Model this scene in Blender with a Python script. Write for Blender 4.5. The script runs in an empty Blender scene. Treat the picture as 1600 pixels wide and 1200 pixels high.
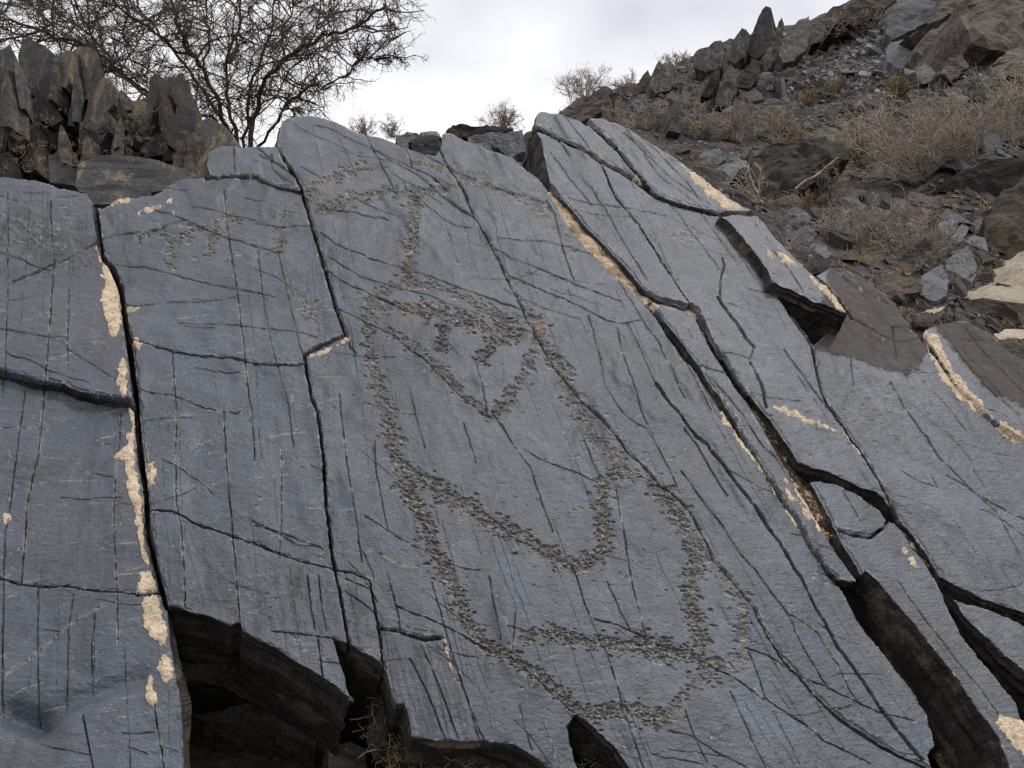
import bpy, bmesh, math, random
import numpy as np
from mathutils import Vector, Matrix

# ------------------------------------------------------------------ camera, light, exposure
SC = bpy.context.scene
R = math.radians
PITCH = R(12.0)
F = 1256.0                       # focal length in pixels of a 1600 px wide frame
CAM = np.array([0.0, 0.0, 1.6])
cam_d = bpy.data.cameras.new("camera")
cam_d.sensor_fit = 'HORIZONTAL'
cam_d.sensor_width = 36.0
cam_d.lens = 36.0 * F / 1600.0
cam_d.clip_start = 0.05
cam_d.clip_end = 3000.0
cam = bpy.data.objects.new("camera", cam_d)
SC.collection.objects.link(cam)
cam.location = CAM
cam.rotation_euler = (R(90) + PITCH, 0, 0)
SC.camera = cam
SC.render.resolution_x, SC.render.resolution_y = 1024, 768

SUN_EL, SUN_AZ = R(60), R(100)    # high soft sun behind thin cloud, to the right
SUN_STRENGTH, SUN_ANGLE = 1.5, R(10)
SKY_GAIN = 1.0
world = bpy.data.worlds.new("World")
SC.world = world
world.use_nodes = True
wn, wl = world.node_tree.nodes, world.node_tree.links
wn.clear()
w_out = wn.new("ShaderNodeOutputWorld")
w_bg1 = wn.new("ShaderNodeBackground")
w_bg2 = wn.new("ShaderNodeBackground")
w_mix = wn.new("ShaderNodeMixShader")
w_sky = wn.new("ShaderNodeTexSky")
w_sky.sky_type = 'NISHITA'
w_sky.sun_disc = False
w_sky.sun_elevation = SUN_EL
w_sky.sun_rotation = SUN_AZ
w_bg1.inputs[1].default_value = 0.1
wl.new(w_sky.outputs[0], w_bg1.inputs[0])
w_tc = wn.new("ShaderNodeTexCoord")
w_map = wn.new("ShaderNodeMapping")
w_map.inputs['Location'].default_value = (0.35, 0.0, 0.62)
w_map.inputs['Scale'].default_value = (1.6, 1.6, 2.6)
w_nz = wn.new("ShaderNodeTexNoise")
w_nz.inputs['Scale'].default_value = 1.5
w_nz.inputs['Detail'].default_value = 5.0
w_nz.inputs['Roughness'].default_value = 0.45
w_cr = wn.new("ShaderNodeValToRGB")
w_cr.color_ramp.elements[0].position = 0.37
w_cr.color_ramp.elements[0].color = (0.735, 0.75, 0.835, 1)
w_cr.color_ramp.elements[1].position = 0.56
w_cr.color_ramp.elements[1].color = (1.18, 1.18, 1.19, 1)
wl.new(w_tc.outputs['Generated'], w_map.inputs[0])
wl.new(w_map.outputs[0], w_nz.inputs['Vector'])
wl.new(w_nz.outputs[0], w_cr.inputs[0])
wl.new(w_cr.outputs[0], w_bg2.inputs[0])
w_bg2.inputs[1].default_value = SKY_GAIN
w_mix.inputs[0].default_value = 0.95
wl.new(w_bg1.outputs[0], w_mix.inputs[1])
wl.new(w_bg2.outputs[0], w_mix.inputs[2])
wl.new(w_mix.outputs[0], w_out.inputs[0])

sun_d = bpy.data.lights.new("sun", 'SUN')
sun_d.energy = SUN_STRENGTH
sun_d.angle = SUN_ANGLE
sun_d.color = (1.0, 0.955, 0.89)
sun = bpy.data.objects.new("sun", sun_d)
SC.collection.objects.link(sun)
_sd = Vector((math.sin(SUN_AZ) * math.cos(SUN_EL), math.cos(SUN_AZ) * math.cos(SUN_EL), math.sin(SUN_EL)))
sun.rotation_euler = (-_sd).to_track_quat('-Z', 'Y').to_euler()
sun.location = (0, 0, 30)

SC.view_settings.view_transform = 'Standard'
SC.view_settings.look = 'None'
SC.view_settings.exposure = 0.0
SC.view_settings.gamma = 1.0
SC.view_settings.use_curve_mapping = False
SC.cycles.max_bounces = 6
SC.cycles.diffuse_bounces = 3
SC.cycles.use_denoising = False

# ------------------------------------------------------------------ geometry of the view and of the rock face
cp, sp = math.cos(PITCH), math.sin(PITCH)
def rays(px, py):
    x = (np.asarray(px, float) - 800.0) / F
    y = -(np.asarray(py, float) - 600.0) / F
    x, y = np.broadcast_arrays(x, y)
    return np.stack([x, cp - y * sp, sp + y * cp], -1)
def at(px, py, dist):
    d = rays(px, py)
    return CAM + d * (np.asarray(dist, float)[..., None] if np.ndim(dist) else dist)
A_ST, D_DIP = R(18), R(55)       # strike and dip of the slate face
S_DIR = np.array([math.cos(A_ST), math.sin(A_ST), 0.0])
U_DIR = np.array([-math.sin(A_ST) * math.cos(D_DIP), math.cos(A_ST) * math.cos(D_DIP), math.sin(D_DIP)])
N_DIR = np.cross(S_DIR, U_DIR)
D_PERP = 1.415
def on_rock(px, py, h=0.0):
    d = rays(px, py)
    t = (-(D_PERP - np.asarray(h, float))) / (d @ N_DIR)
    return CAM + d * t[..., None]
def plane_h(p):
    return (p - CAM) @ N_DIR + D_PERP

# ------------------------------------------------------------------ noise
_TAB = {}
def vnoise(x, y, seed=0):
    if seed not in _TAB: _TAB[seed] = np.random.RandomState(seed).rand(256, 256).astype(np.float32)
    tab = _TAB[seed]
    xi, yi = np.floor(x).astype(int), np.floor(y).astype(int)
    fx, fy = x - xi, y - yi
    fx = fx * fx * (3 - 2 * fx); fy = fy * fy * (3 - 2 * fy)
    a = tab[yi % 256, xi % 256]; b = tab[yi % 256, (xi + 1) % 256]
    c = tab[(yi + 1) % 256, xi % 256]; d = tab[(yi + 1) % 256, (xi + 1) % 256]
    return (a * (1 - fx) + b * fx) * (1 - fy) + (c * (1 - fx) + d * fx) * fy
def fbm(x, y, octv=4, seed=0, gain=0.5):
    s, a, t = 0.0, 1.0, 0.0
    for k in range(octv):
        s = s + a * vnoise(x * 2 ** k, y * 2 ** k, seed + k * 17)
        t += a; a *= gain
    return s / t * 2 - 1

# ------------------------------------------------------------------ object helpers
COL = SC.collection
def mesh_np(name, V, faces, mat=None, smooth=False, attrs=None):
    """V (n,3); faces (m,k) array, or list of such arrays."""
    me = bpy.data.meshes.new(name)
    fl = faces if isinstance(faces, list) else [faces]
    fl = [f for f in fl if len(f)]
    nl = sum(f.size for f in fl); nf = sum(len(f) for f in fl)
    me.vertices.add(len(V)); me.loops.add(nl); me.polygons.add(nf)
    me.vertices.foreach_set("co", np.ascontiguousarray(V, np.float32).ravel())
    me.loops.foreach_set("vertex_index", np.concatenate([f.ravel() for f in fl]).astype(np.int32))
    tot = np.concatenate([np.full(len(f), f.shape[1], np.int32) for f in fl])
    st = np.concatenate([[0], np.cumsum(tot)[:-1]]).astype(np.int32)
    me.polygons.foreach_set("loop_start", st)
    me.polygons.foreach_set("use_smooth", np.full(nf, bool(smooth)))
    for k, (typ, arr) in (attrs or {}).items():
        at_ = me.attributes.new(k, typ, 'POINT')
        at_.data.foreach_set('color' if typ == 'FLOAT_COLOR' else 'vector', np.ascontiguousarray(arr, np.float32).ravel())
    me.update(calc_edges=True)
    if mat: me.materials.append(mat)
    return me
def link(name, me, parent=None, loc=(0, 0, 0)):
    o = bpy.data.objects.new(name, me)
    COL.objects.link(o)
    o.location = loc
    if parent: o.parent = parent
    return o
def tag(o, label=None, cat=None, group=None, kind=None):
    if label: o['label'] = label
    if cat: o['category'] = cat
    if group: o['group'] = group
    if kind or cat: o['kind'] = kind or 'thing'
    return o

# ------------------------------------------------------------------ materials
class NT:
    def __init__(s, name):
        s.m = bpy.data.materials.new(name); s.m.use_nodes = True
        s.t = s.m.node_tree; s.n = s.t.nodes; s.l = s.t.links
        s.b = s.n['Principled BSDF']; s.tc = None
    def set(s, sock, v):
        if hasattr(v, 'is_linked'): s.l.new(v, sock)
        elif isinstance(v, (tuple, list)) and len(v) == 3 and sock.type == 'RGBA': sock.default_value = (*v, 1)
        else: sock.default_value = v
    def obj(s):
        if not s.tc: s.tc = s.n.new("ShaderNodeTexCoord")
        return s.tc.outputs['Object']
    def geo(s): return s.n.new("ShaderNodeNewGeometry").outputs['Position']
    def attr(s, name, col=False):
        a = s.n.new("ShaderNodeAttribute"); a.attribute_name = name
        return a.outputs['Color' if col else 'Vector']
    def sep(s, v):
        x = s.n.new("ShaderNodeSeparateXYZ"); s.set(x.inputs[0], v); return x.outputs
    def map(s, v, scale=(1, 1, 1), rot=(0, 0, 0), loc=(0, 0, 0)):
        x = s.n.new("ShaderNodeMapping"); s.set(x.inputs[0], v)
        x.inputs['Scale'].default_value = scale; x.inputs['Rotation'].default_value = rot; x.inputs['Location'].default_value = loc
        return x.outputs[0]
    def noise(s, v, scale, detail=4, rough=0.55, dist=0.0):
        x = s.n.new("ShaderNodeTexNoise"); s.set(x.inputs['Vector'], v)
        x.inputs['Scale'].default_value = scale; x.inputs['Detail'].default_value = detail
        x.inputs['Roughness'].default_value = rough; x.inputs['Distortion'].default_value = dist
        return x.outputs[0]
    def vor(s, v, scale, feature='F1', out='Distance'):
        x = s.n.new("ShaderNodeTexVoronoi"); x.feature = feature; s.set(x.inputs['Vector'], v)
        x.inputs['Scale'].default_value = scale
        return x.outputs[out]
    def ramp(s, v, *stops):
        x = s.n.new("ShaderNodeValToRGB"); s.set(x.inputs[0], v); e = x.color_ramp.elements
        while len(e) < len(stops): e.new(0.5)
        for q, (p, c) in zip(e, stops):
            q.position = p; q.color = (c, c, c, 1) if not isinstance(c, tuple) else (*c, 1)
        return x.outputs[0]
    def mix(s, f, a, b, mode='MIX'):
        x = s.n.new("ShaderNodeMix"); x.data_type = 'RGBA'; x.blend_type = mode
        s.set(x.inputs[0], f); s.set(x.inputs[6], a); s.set(x.inputs[7], b)
        return x.outputs[2]
    def math(s, op, a, b=0.0, c=0.0):
        x = s.n.new("ShaderNodeMath"); x.operation = op
        s.set(x.inputs[0], a); s.set(x.inputs[1], b); s.set(x.inputs[2], c)
        return x.outputs[0]
    def bump(s, h, strength=0.5, dist=0.01, prev=None):
        x = s.n.new("ShaderNodeBump"); s.set(x.inputs['Height'], h)
        x.inputs['Strength'].default_value = strength; x.inputs['Distance'].default_value = dist
        if prev: s.l.new(prev, x.inputs['Normal'])
        return x.outputs[0]
    def done(s, color, rough=0.7, normal=None, spec=0.4):
        s.set(s.b.inputs['Base Color'], color); s.set(s.b.inputs['Roughness'], rough)
        s.b.inputs['Specular IOR Level'].default_value = spec
        if normal: s.l.new(normal, s.b.inputs['Normal'])
        return s.m

def mat_slate():
    t = NT("slate_face")
    pl = t.attr('pl'); m1 = t.sep(t.attr('masks')); m2 = t.sep(t.attr('marks'))
    big = t.noise(pl, 2.3, 5, 0.55)
    base = t.mix(t.ramp(big, (0.33, 0.0), (0.68, 1.0)), (0.060, 0.072, 0.093), (0.108, 0.125, 0.156))
    mott = t.noise(pl, 17.0, 6, 0.62, 0.5)
    base = t.mix(t.ramp(mott, (0.36, 0.6), (0.58, 0.0)), base, (0.070, 0.076, 0.090))
    warm = t.noise(t.map(pl, loc=(7, 3, 0)), 3.1, 3, 0.5)
    base = t.mix(t.ramp(warm, (0.50, 0.0), (0.70, 0.6)), base, (0.086, 0.084, 0.092))
    var = t.noise(t.map(pl, (1.5, 1, 1), loc=(11, 2, 0)), 7.0, 6, 0.7, 0.4)
    base = t.mix(t.ramp(var, (0.55, 0.0), (0.65, 0.5)), base, (0.048, 0.050, 0.056))
    # streaks of run-off along the dip
    stk = t.noise(t.map(pl, (26, 1.6, 1)), 1.0, 4, 0.6)
    base = t.mix(t.ramp(stk, (0.56, 0.0), (0.72, 0.5)), base, (0.075, 0.075, 0.08))
    # cleavage grain: short chips rising slightly to the right
    gr = t.noise(t.map(pl, (14, 75, 1), (0, 0, R(12))), 1.0, 4, 0.65)
    base = t.mix(t.ramp(gr, (0.58, 0.0), (0.70, 0.38)), base, (0.20, 0.22, 0.26))
    base = t.mix(t.ramp(gr, (0.30, 0.5), (0.42, 0.0)), base, (0.055, 0.060, 0.070))
    # pale flecks and fine pits
    fl = t.noise(t.map(pl, (1.0, 1.6, 1)), 130.0, 3, 0.7)
    patch = t.noise(t.map(pl, loc=(1, 9, 0)), 6.0, 3, 0.6)
    fl2 = t.math('MULTIPLY', t.ramp(fl, (0.62, 0.0), (0.69, 0.8)), t.ramp(patch, (0.45, 0.05), (0.68, 1.0)))
    base = t.mix(fl2, base, (0.42, 0.425, 0.44))
    dk = t.noise(t.map(pl, (1, 1.5, 1), loc=(4, 4, 0)), 95.0, 3, 0.7)
    base = t.mix(t.ramp(dk, (0.28, 0.6), (0.36, 0.0)), base, (0.05, 0.053, 0.06))
    # iron patina
    rn = t.noise(pl, 38.0, 5, 0.65)
    rust = t.mix(t.ramp(rn, (0.35, 0.0), (0.65, 1.0)), (0.022, 0.018, 0.016), (0.098, 0.062, 0.042))
    rust = t.mix(t.ramp(t.noise(pl, 13.0, 5, 0.7), (0.42, 0.0), (0.56, 0.85)), rust, t.mix(rn, (0.034, 0.034, 0.036), (0.082, 0.079, 0.078)))
    rust = t.mix(t.ramp(fl, (0.58, 0.0), (0.66, 0.6)), rust, (0.17, 0.14, 0.115))
    base = t.mix(t.math('MULTIPLY', m1[2], t.ramp(rn, (0.25, 0.8), (0.5, 1.0))), base, rust)
    # peck marks
    pn = t.noise(t.map(pl, (1, 1.9, 1)), 165.0, 3, 0.7)
    peck = t.ramp(pn, (0.34, (0.040, 0.036, 0.033)), (0.48, (0.072, 0.065, 0.059)), (0.58, (0.125, 0.114, 0.102)), (0.65, (0.45, 0.42, 0.37)))
    base = t.mix(m1[0], base, peck)
    # calcite, crumbs and the highlights painted on pit lips
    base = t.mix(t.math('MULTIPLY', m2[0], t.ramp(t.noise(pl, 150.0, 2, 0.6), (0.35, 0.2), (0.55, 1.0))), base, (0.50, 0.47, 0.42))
    base = t.mix(m2[2], base, t.mix(rn, (0.16, 0.095, 0.062), (0.42, 0.29, 0.20)))
    # soil in the cracks
    base = t.mix(m1[1], base, (0.017, 0.015, 0.0135))
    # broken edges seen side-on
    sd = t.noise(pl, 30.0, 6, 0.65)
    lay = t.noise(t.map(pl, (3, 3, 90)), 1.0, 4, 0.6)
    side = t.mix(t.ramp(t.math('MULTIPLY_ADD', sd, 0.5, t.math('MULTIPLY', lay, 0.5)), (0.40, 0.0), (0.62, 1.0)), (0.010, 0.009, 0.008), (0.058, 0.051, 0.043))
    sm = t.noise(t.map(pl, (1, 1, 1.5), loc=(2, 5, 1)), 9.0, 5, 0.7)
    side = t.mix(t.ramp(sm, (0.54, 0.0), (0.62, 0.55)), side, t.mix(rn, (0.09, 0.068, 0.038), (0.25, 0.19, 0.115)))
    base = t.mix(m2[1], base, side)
    b = t.bump(t.noise(pl, 42.0, 6, 0.65), 0.45, 0.006)
    b = t.bump(gr, 0.55, 0.004, b)
    b = t.bump(t.noise(pl, 210.0, 3, 0.6), 0.7, 0.0026, b)
    rg = t.ramp(mott, (0.3, 0.48), (0.7, 0.35))
    return t.done(base, t.math('MAXIMUM', rg, t.math('MULTIPLY', t.math('ADD', t.math('ADD', m1[0], m1[2]), m2[1]), 0.85)), b, 0.42)

def mat_sand():
    t = NT("pale_sand_crust"); p = t.geo()
    n = t.noise(p, 46, 6, 0.65)
    c = t.mix(t.ramp(n, (0.36, 0.0), (0.58, 1.0)), (0.44, 0.335, 0.23), (0.70, 0.575, 0.42))
    c = t.mix(t.ramp(t.noise(p, 130, 3, 0.7), (0.33, 0.85), (0.43, 0.0)), c, (0.17, 0.135, 0.10))
    c = t.mix(t.ramp(t.noise(p, 21, 5, 0.7), (0.52, 0.0), (0.64, 0.7)), c, (0.33, 0.27, 0.21))
    b = t.bump(n, 0.7, 0.008); b = t.bump(t.noise(p, 230, 3, 0.6), 0.6, 0.003, b)
    return t.done(c, 0.95, b, 0.1)

def mat_fill():
    t = NT("crack_soil"); p = t.geo(); m1 = t.sep(t.attr('masks'))
    n = t.noise(p, 30, 6, 0.7); n2 = t.noise(p, 11, 5, 0.7)
    c = t.mix(t.ramp(n, (0.35, 0.0), (0.65, 1.0)), (0.014, 0.011, 0.009), (0.058, 0.043, 0.032))
    moss = t.mix(t.noise(p, 120, 3, 0.7), (0.08, 0.06, 0.03), (0.22, 0.165, 0.09))
    c = t.mix(t.math('MULTIPLY', m1[1], t.ramp(n2, (0.46, 0.0), (0.56, 1.0))), c, moss)
    sand = t.mix(t.ramp(n, (0.34, 0.0), (0.6, 1.0)), (0.26, 0.185, 0.12), (0.66, 0.53, 0.375))
    n3 = t.noise(p, 62, 5, 0.75)
    k = t.math('GREATER_THAN', t.math('ADD', m1[0], t.math('MULTIPLY_ADD', n2, 0.7, t.math('MULTIPLY', n3, 0.8))), 1.26)
    c = t.mix(k, c, sand)
    rustm = t.ramp(t.noise(p, 19, 4, 0.7), (0.52, 0.0), (0.62, 0.8))
    c = t.mix(t.math('MULTIPLY', rustm, m1[0]), c, (0.13, 0.065, 0.04))
    b = t.bump(n, 1.0, 0.02)
    return t.done(c, 0.95, b, 0.1)

def mat_rock(name, lo, hi, stain=None, scale=1.0, lam=None):
    t = NT(name); p = t.obj()
    oi = t.n.new("ShaderNodeObjectInfo")
    vadd = t.n.new("ShaderNodeVectorMath"); vadd.operation = 'ADD'
    t.l.new(p, vadd.inputs[0]); t.l.new(oi.outputs['Location'], vadd.inputs[1]); p = vadd.outputs[0]
    n = t.noise(p, 5 * scale, 7, 0.65)
    c = t.mix(t.ramp(n, (0.34, 0.0), (0.66, 1.0)), lo, hi)
    c = t.mix(t.ramp(t.noise(p, 28 * scale, 5, 0.7), (0.34, 0.7), (0.48, 0.0)), c, tuple(x * 0.45 for x in lo))
    c = t.mix(t.ramp(t.noise(p, 55 * scale, 3, 0.7), (0.58, 0.0), (0.70, 0.6)), c, tuple(min(0.6, x * 1.9) for x in hi))
    if stain:
        sn = t.noise(t.map(p, (1.2, 1.2, 0.28)), 5.0 * scale, 6, 0.7)
        c = t.mix(t.ramp(sn, (0.54, 0.0), (0.61, 0.9)), c, t.mix(n, tuple(x * 0.55 for x in stain), stain))
    if lam:
        la = t.noise(t.map(p, lam[0], lam[1]), 1.0, 4, 0.6)
        c = t.mix(t.ramp(la, (0.40, 0.75), (0.52, 0.0)), c, tuple(x * 0.4 for x in lo))
    val = t.n.new("ShaderNodeHueSaturation"); val.inputs['Saturation'].default_value = 1.0
    t.l.new(t.math('MULTIPLY_ADD', oi.outputs['Random'], 0.55, 0.72), val.inputs['Value'])
    t.set(val.inputs['Color'], c)
    b = t.bump(n, 0.7, 0.05 / scale); b = t.bump(t.noise(p, 45 * scale, 4, 0.65), 0.6, 0.008 / scale, b)
    return t.done(val.outputs[0], 0.8, b, 0.25)

def mat_plain(name, c1, c2, scale=20, rough=0.85):
    t = NT(name); p = t.geo()
    c = t.mix(t.ramp(t.noise(p, scale, 4, 0.65), (0.35, 0.0), (0.65, 1.0)), c1, c2)
    return t.done(c, rough, None, 0.15)

def mat_hill():
    t = NT("hillside_rubble"); p = t.geo()
    n = t.noise(p, 0.9, 8, 0.68); n2 = t.noise(p, 5.5, 6, 0.7)
    c = t.mix(t.ramp(n, (0.40, 0.0), (0.60, 1.0)), (0.060, 0.050, 0.042), (0.094, 0.090, 0.091))
    c = t.mix(t.ramp(n2, (0.36, 0.8), (0.50, 0.0)), c, (0.045, 0.037, 0.031))
    v = t.vor(p, 4.0, 'F1', 'Color')
    c = t.mix(t.ramp(t.sep(v)[0], (0.62, 0.0), (0.66, 0.6)), c, (0.155, 0.155, 0.165))
    g = t.noise(t.map(p, loc=(3, 1, 2)), 1.4, 6, 0.7)
    c = t.mix(t.ramp(g, (0.55, 0.0), (0.64, 0.7)), c, (0.21, 0.16, 0.10))
    b = t.bump(n2, 1.0, 0.15); b = t.bump(t.vor(p, 6.0, 'F1', 'Distance'), 0.8, 0.08, b)
    return t.done(c, 0.95, b, 0.1)

M_SLATE, M_SAND, M_FILL, M_HILL = mat_slate(), mat_sand(), mat_fill(), mat_hill()
M_DARK = mat_rock("dark_slate", (0.050, 0.047, 0.046), (0.095, 0.090, 0.089), (0.25, 0.185, 0.105), 2.4)
M_GREY = mat_rock("grey_slate", (0.098, 0.101, 0.109), (0.175, 0.179, 0.190), None, 1.3)
M_BROWN = mat_rock("brown_slate", (0.075, 0.061, 0.051), (0.150, 0.123, 0.104), (0.20, 0.15, 0.09), 1.4, ((5, 22, 22), (0.3, 0.5, 0.2)))
M_LIGHT = mat_rock("light_slate", (0.20, 0.205, 0.215), (0.34, 0.345, 0.355), None, 1.5)
M_TAN = mat_rock("tan_slate", (0.33, 0.27, 0.20), (0.47, 0.40, 0.31), None, 1.3)
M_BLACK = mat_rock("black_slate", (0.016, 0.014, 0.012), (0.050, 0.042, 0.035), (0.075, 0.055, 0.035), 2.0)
M_BAND = mat_rock("banded_slate", (0.048, 0.049, 0.050), (0.085, 0.086, 0.088), (0.30, 0.24, 0.16), 1.2, ((3, 3, 26), (0.2, 0.75, 0.1)))
M_BARK = mat_plain("dark_bark", (0.040, 0.033, 0.028), (0.085, 0.070, 0.057), 40)
M_TWIG = mat_plain("grey_brown_twigs", (0.075, 0.060, 0.046), (0.165, 0.130, 0.098), 25)
M_BUSH = mat_plain("dry_brown_twigs", (0.20, 0.162, 0.128), (0.43, 0.355, 0.285), 6)
M_PALE = mat_plain("bleached_twigs", (0.24, 0.20, 0.16), (0.47, 0.405, 0.33), 9)
M_GRASS = mat_plain("dry_grass", (0.19, 0.14, 0.075), (0.36, 0.275, 0.155), 9)
M_LEAF = mat_plain("withered_leaves", (0.085, 0.058, 0.036), (0.175, 0.115, 0.068), 9)

# ================================================================== THE ENGRAVED SLATE FACE
# One fine sheet of samples over the outcrop; joints cut it into slabs, every slab becomes an object with broken edges.
G = 1.25
gx = np.arange(-150, 1750.1, G); gy = np.arange(150, 1400.1, G)
NX, NY = len(gx), len(gy)
PX, PY = np.meshgrid(gx, gy)
warp = 1.2
WX = PX + warp * fbm(PX / 9, PY / 9, 3, 1) + .7 * fbm(PX / 60, PY / 60, 2, 5)
WY = PY + warp * fbm(PX / 9, PY / 9, 3, 2) + .7 * fbm(PX / 60, PY / 60, 2, 6)

def win(x0, x1, y0, y1):
    j0 = max(0, int((x0 - gx[0]) / G)); j1 = min(NX, int((x1 - gx[0]) / G) + 2)
    i0 = max(0, int((y0 - gy[0]) / G)); i1 = min(NY, int((y1 - gy[0]) / G) + 2)
    return slice(i0, i1), slice(j0, j1)
def line_field(pts, reach, widths=None):
    """distance to a polyline minus its local half width, in a window"""
    pts = np.asarray(pts, float); xy = pts[:, :2]
    w = pts[:, 2] / 2 if pts.shape[1] > 2 else np.zeros(len(pts))
    m = reach + w.max()
    sl = win(xy[:, 0].min() - m, xy[:, 0].max() + m, xy[:, 1].min() - m, xy[:, 1].max() + m)
    X, Y = WX[sl], WY[sl]
    D = np.full(X.shape, 1e6)
    for k in range(len(xy) - 1):
        a, b = xy[k], xy[k + 1]
        d = b - a; L2 = max(1e-9, d @ d)
        t = np.clip(((X - a[0]) * d[0] + (Y - a[1]) * d[1]) / L2, 0, 1)
        q = np.hypot(X - a[0] - t * d[0], Y - a[1] - t * d[1]) - (w[k] * (1 - t) + w[k + 1] * t)
        np.minimum(D, q, out=D)
    return sl, D
def poly_field(poly, reach=6):
    """signed distance to a polygon (negative inside), in a window"""
    P = np.asarray(poly, float)
    sl, D = line_field(np.vstack([P, P[:1]]), reach)
    X, Y = WX[sl], WY[sl]
    ins = np.zeros(X.shape, bool)
    for k in range(len(P)):
        (x1, y1), (x2, y2) = P[k], P[(k + 1) % len(P)]
        if y1 == y2: continue
        c = ((y1 > Y) != (y2 > Y)) & (X < (x2 - x1) * (Y - y1) / (y2 - y1) + x1)
        ins ^= c
    return sl, np.where(ins, -D, D)

OUT = [(-134,286),(0,278),(50,280),(100,290),(135,296),(150,318),(160,322),(190,304),(240,300),(275,283),(330,280),(322,262),(325,240),(345,232),(370,232),(400,228),(432,228),(436,205),(440,188),(455,183),(490,180),(510,183),(540,195),(560,205),(575,206),(600,213),(630,228),(660,240),(680,243),(690,225),(692,205),(705,205),(740,220),(780,240),(800,246),(820,262),(840,275),(858,294),(863,291),(850,240),(845,215),(835,200),(838,178),(850,172),(880,180),(920,195),(918,182),(940,180),(975,195),(1010,220),(1050,245),(1075,258),(1100,275),(1130,300),(1165,322),(1180,330),(1215,370),(1245,400),(1275,430),(1300,415),(1320,418),(1360,440),(1395,470),(1420,510),(1440,540),(1445,515),(1470,505),(1510,502),(1540,515),(1570,545),(1600,562),(1700,640),(1738,668),(1743,720),(1729,790),(1741,860),(1724,930),(1738,1010),(1745,1100),(1726,1210),(1738,1300),(1722,1420),(-132,1420),(-144,1200),(-130,1000),(-143,800),(-128,600),(-141,420)]
HOLES = dict(
 cavity=[(262,948),(290,957),(330,965),(362,976),(378,970),(378,982),(400,998),(430,1012),(455,1030),(475,1042),(490,1050),(520,1070),(548,1092),(540,1060),(530,1030),(520,997),(542,1004),(560,1015),(596,1036),(606,1060),(612,1085),(618,1102),(632,1100),(640,1130),(642,1152),(690,1160),(760,1158),(800,1162),(830,1180),(865,1200),(900,1240),(905,1420),(300,1420),(287,1180),(284,1100),(272,1040),(266,1000)],
 notch=[(902,1112),(888,1132),(893,1160),(905,1200),(920,1260),(1040,1260),(985,1200),(960,1165),(930,1135)],
 trench=[(1308,902),(1345,965),(1370,1000),(1400,1040),(1430,1080),(1450,1115),(1463,1165),(1448,1180),(1480,1250),(1560,1420),(1690,1420),(1620,1260),(1580,1200),(1560,1150),(1530,1105),(1500,1060),(1460,1010),(1430,970),(1395,930),(1372,905),(1355,890),(1345,905),(1330,908)],
 lip=[(1462,895),(1490,915),(1530,935),(1600,955),(1770,1000),(1770,1024),(1600,976),(1540,951),(1500,940),(1478,925)],
 chasm=[(1474,925),(1492,938),(1507,962),(1532,987),(1562,1020),(1600,1050),(1700,1110),(1770,1160),(1770,1260),(1700,1210),(1600,1130),(1590,1100),(1565,1068),(1535,1030),(1508,995),(1488,960)],
 overhang=[(1205,443),(1240,455),(1280,475),(1322,492),(1270,540),(1240,495),(1215,465)],
 upper_gap=[(1122,335),(1135,343),(1160,373),(1185,403),(1200,426),(1207,445),(1197,441),(1180,417),(1160,397),(1140,372)],
 step=[(1246,722),(1285,735),(1310,745),(1340,760),(1365,768),(1385,785),(1400,800),(1405,820),(1385,812),(1370,793),(1340,773),(1300,754),(1283,750),(1262,752)],
)
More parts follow.
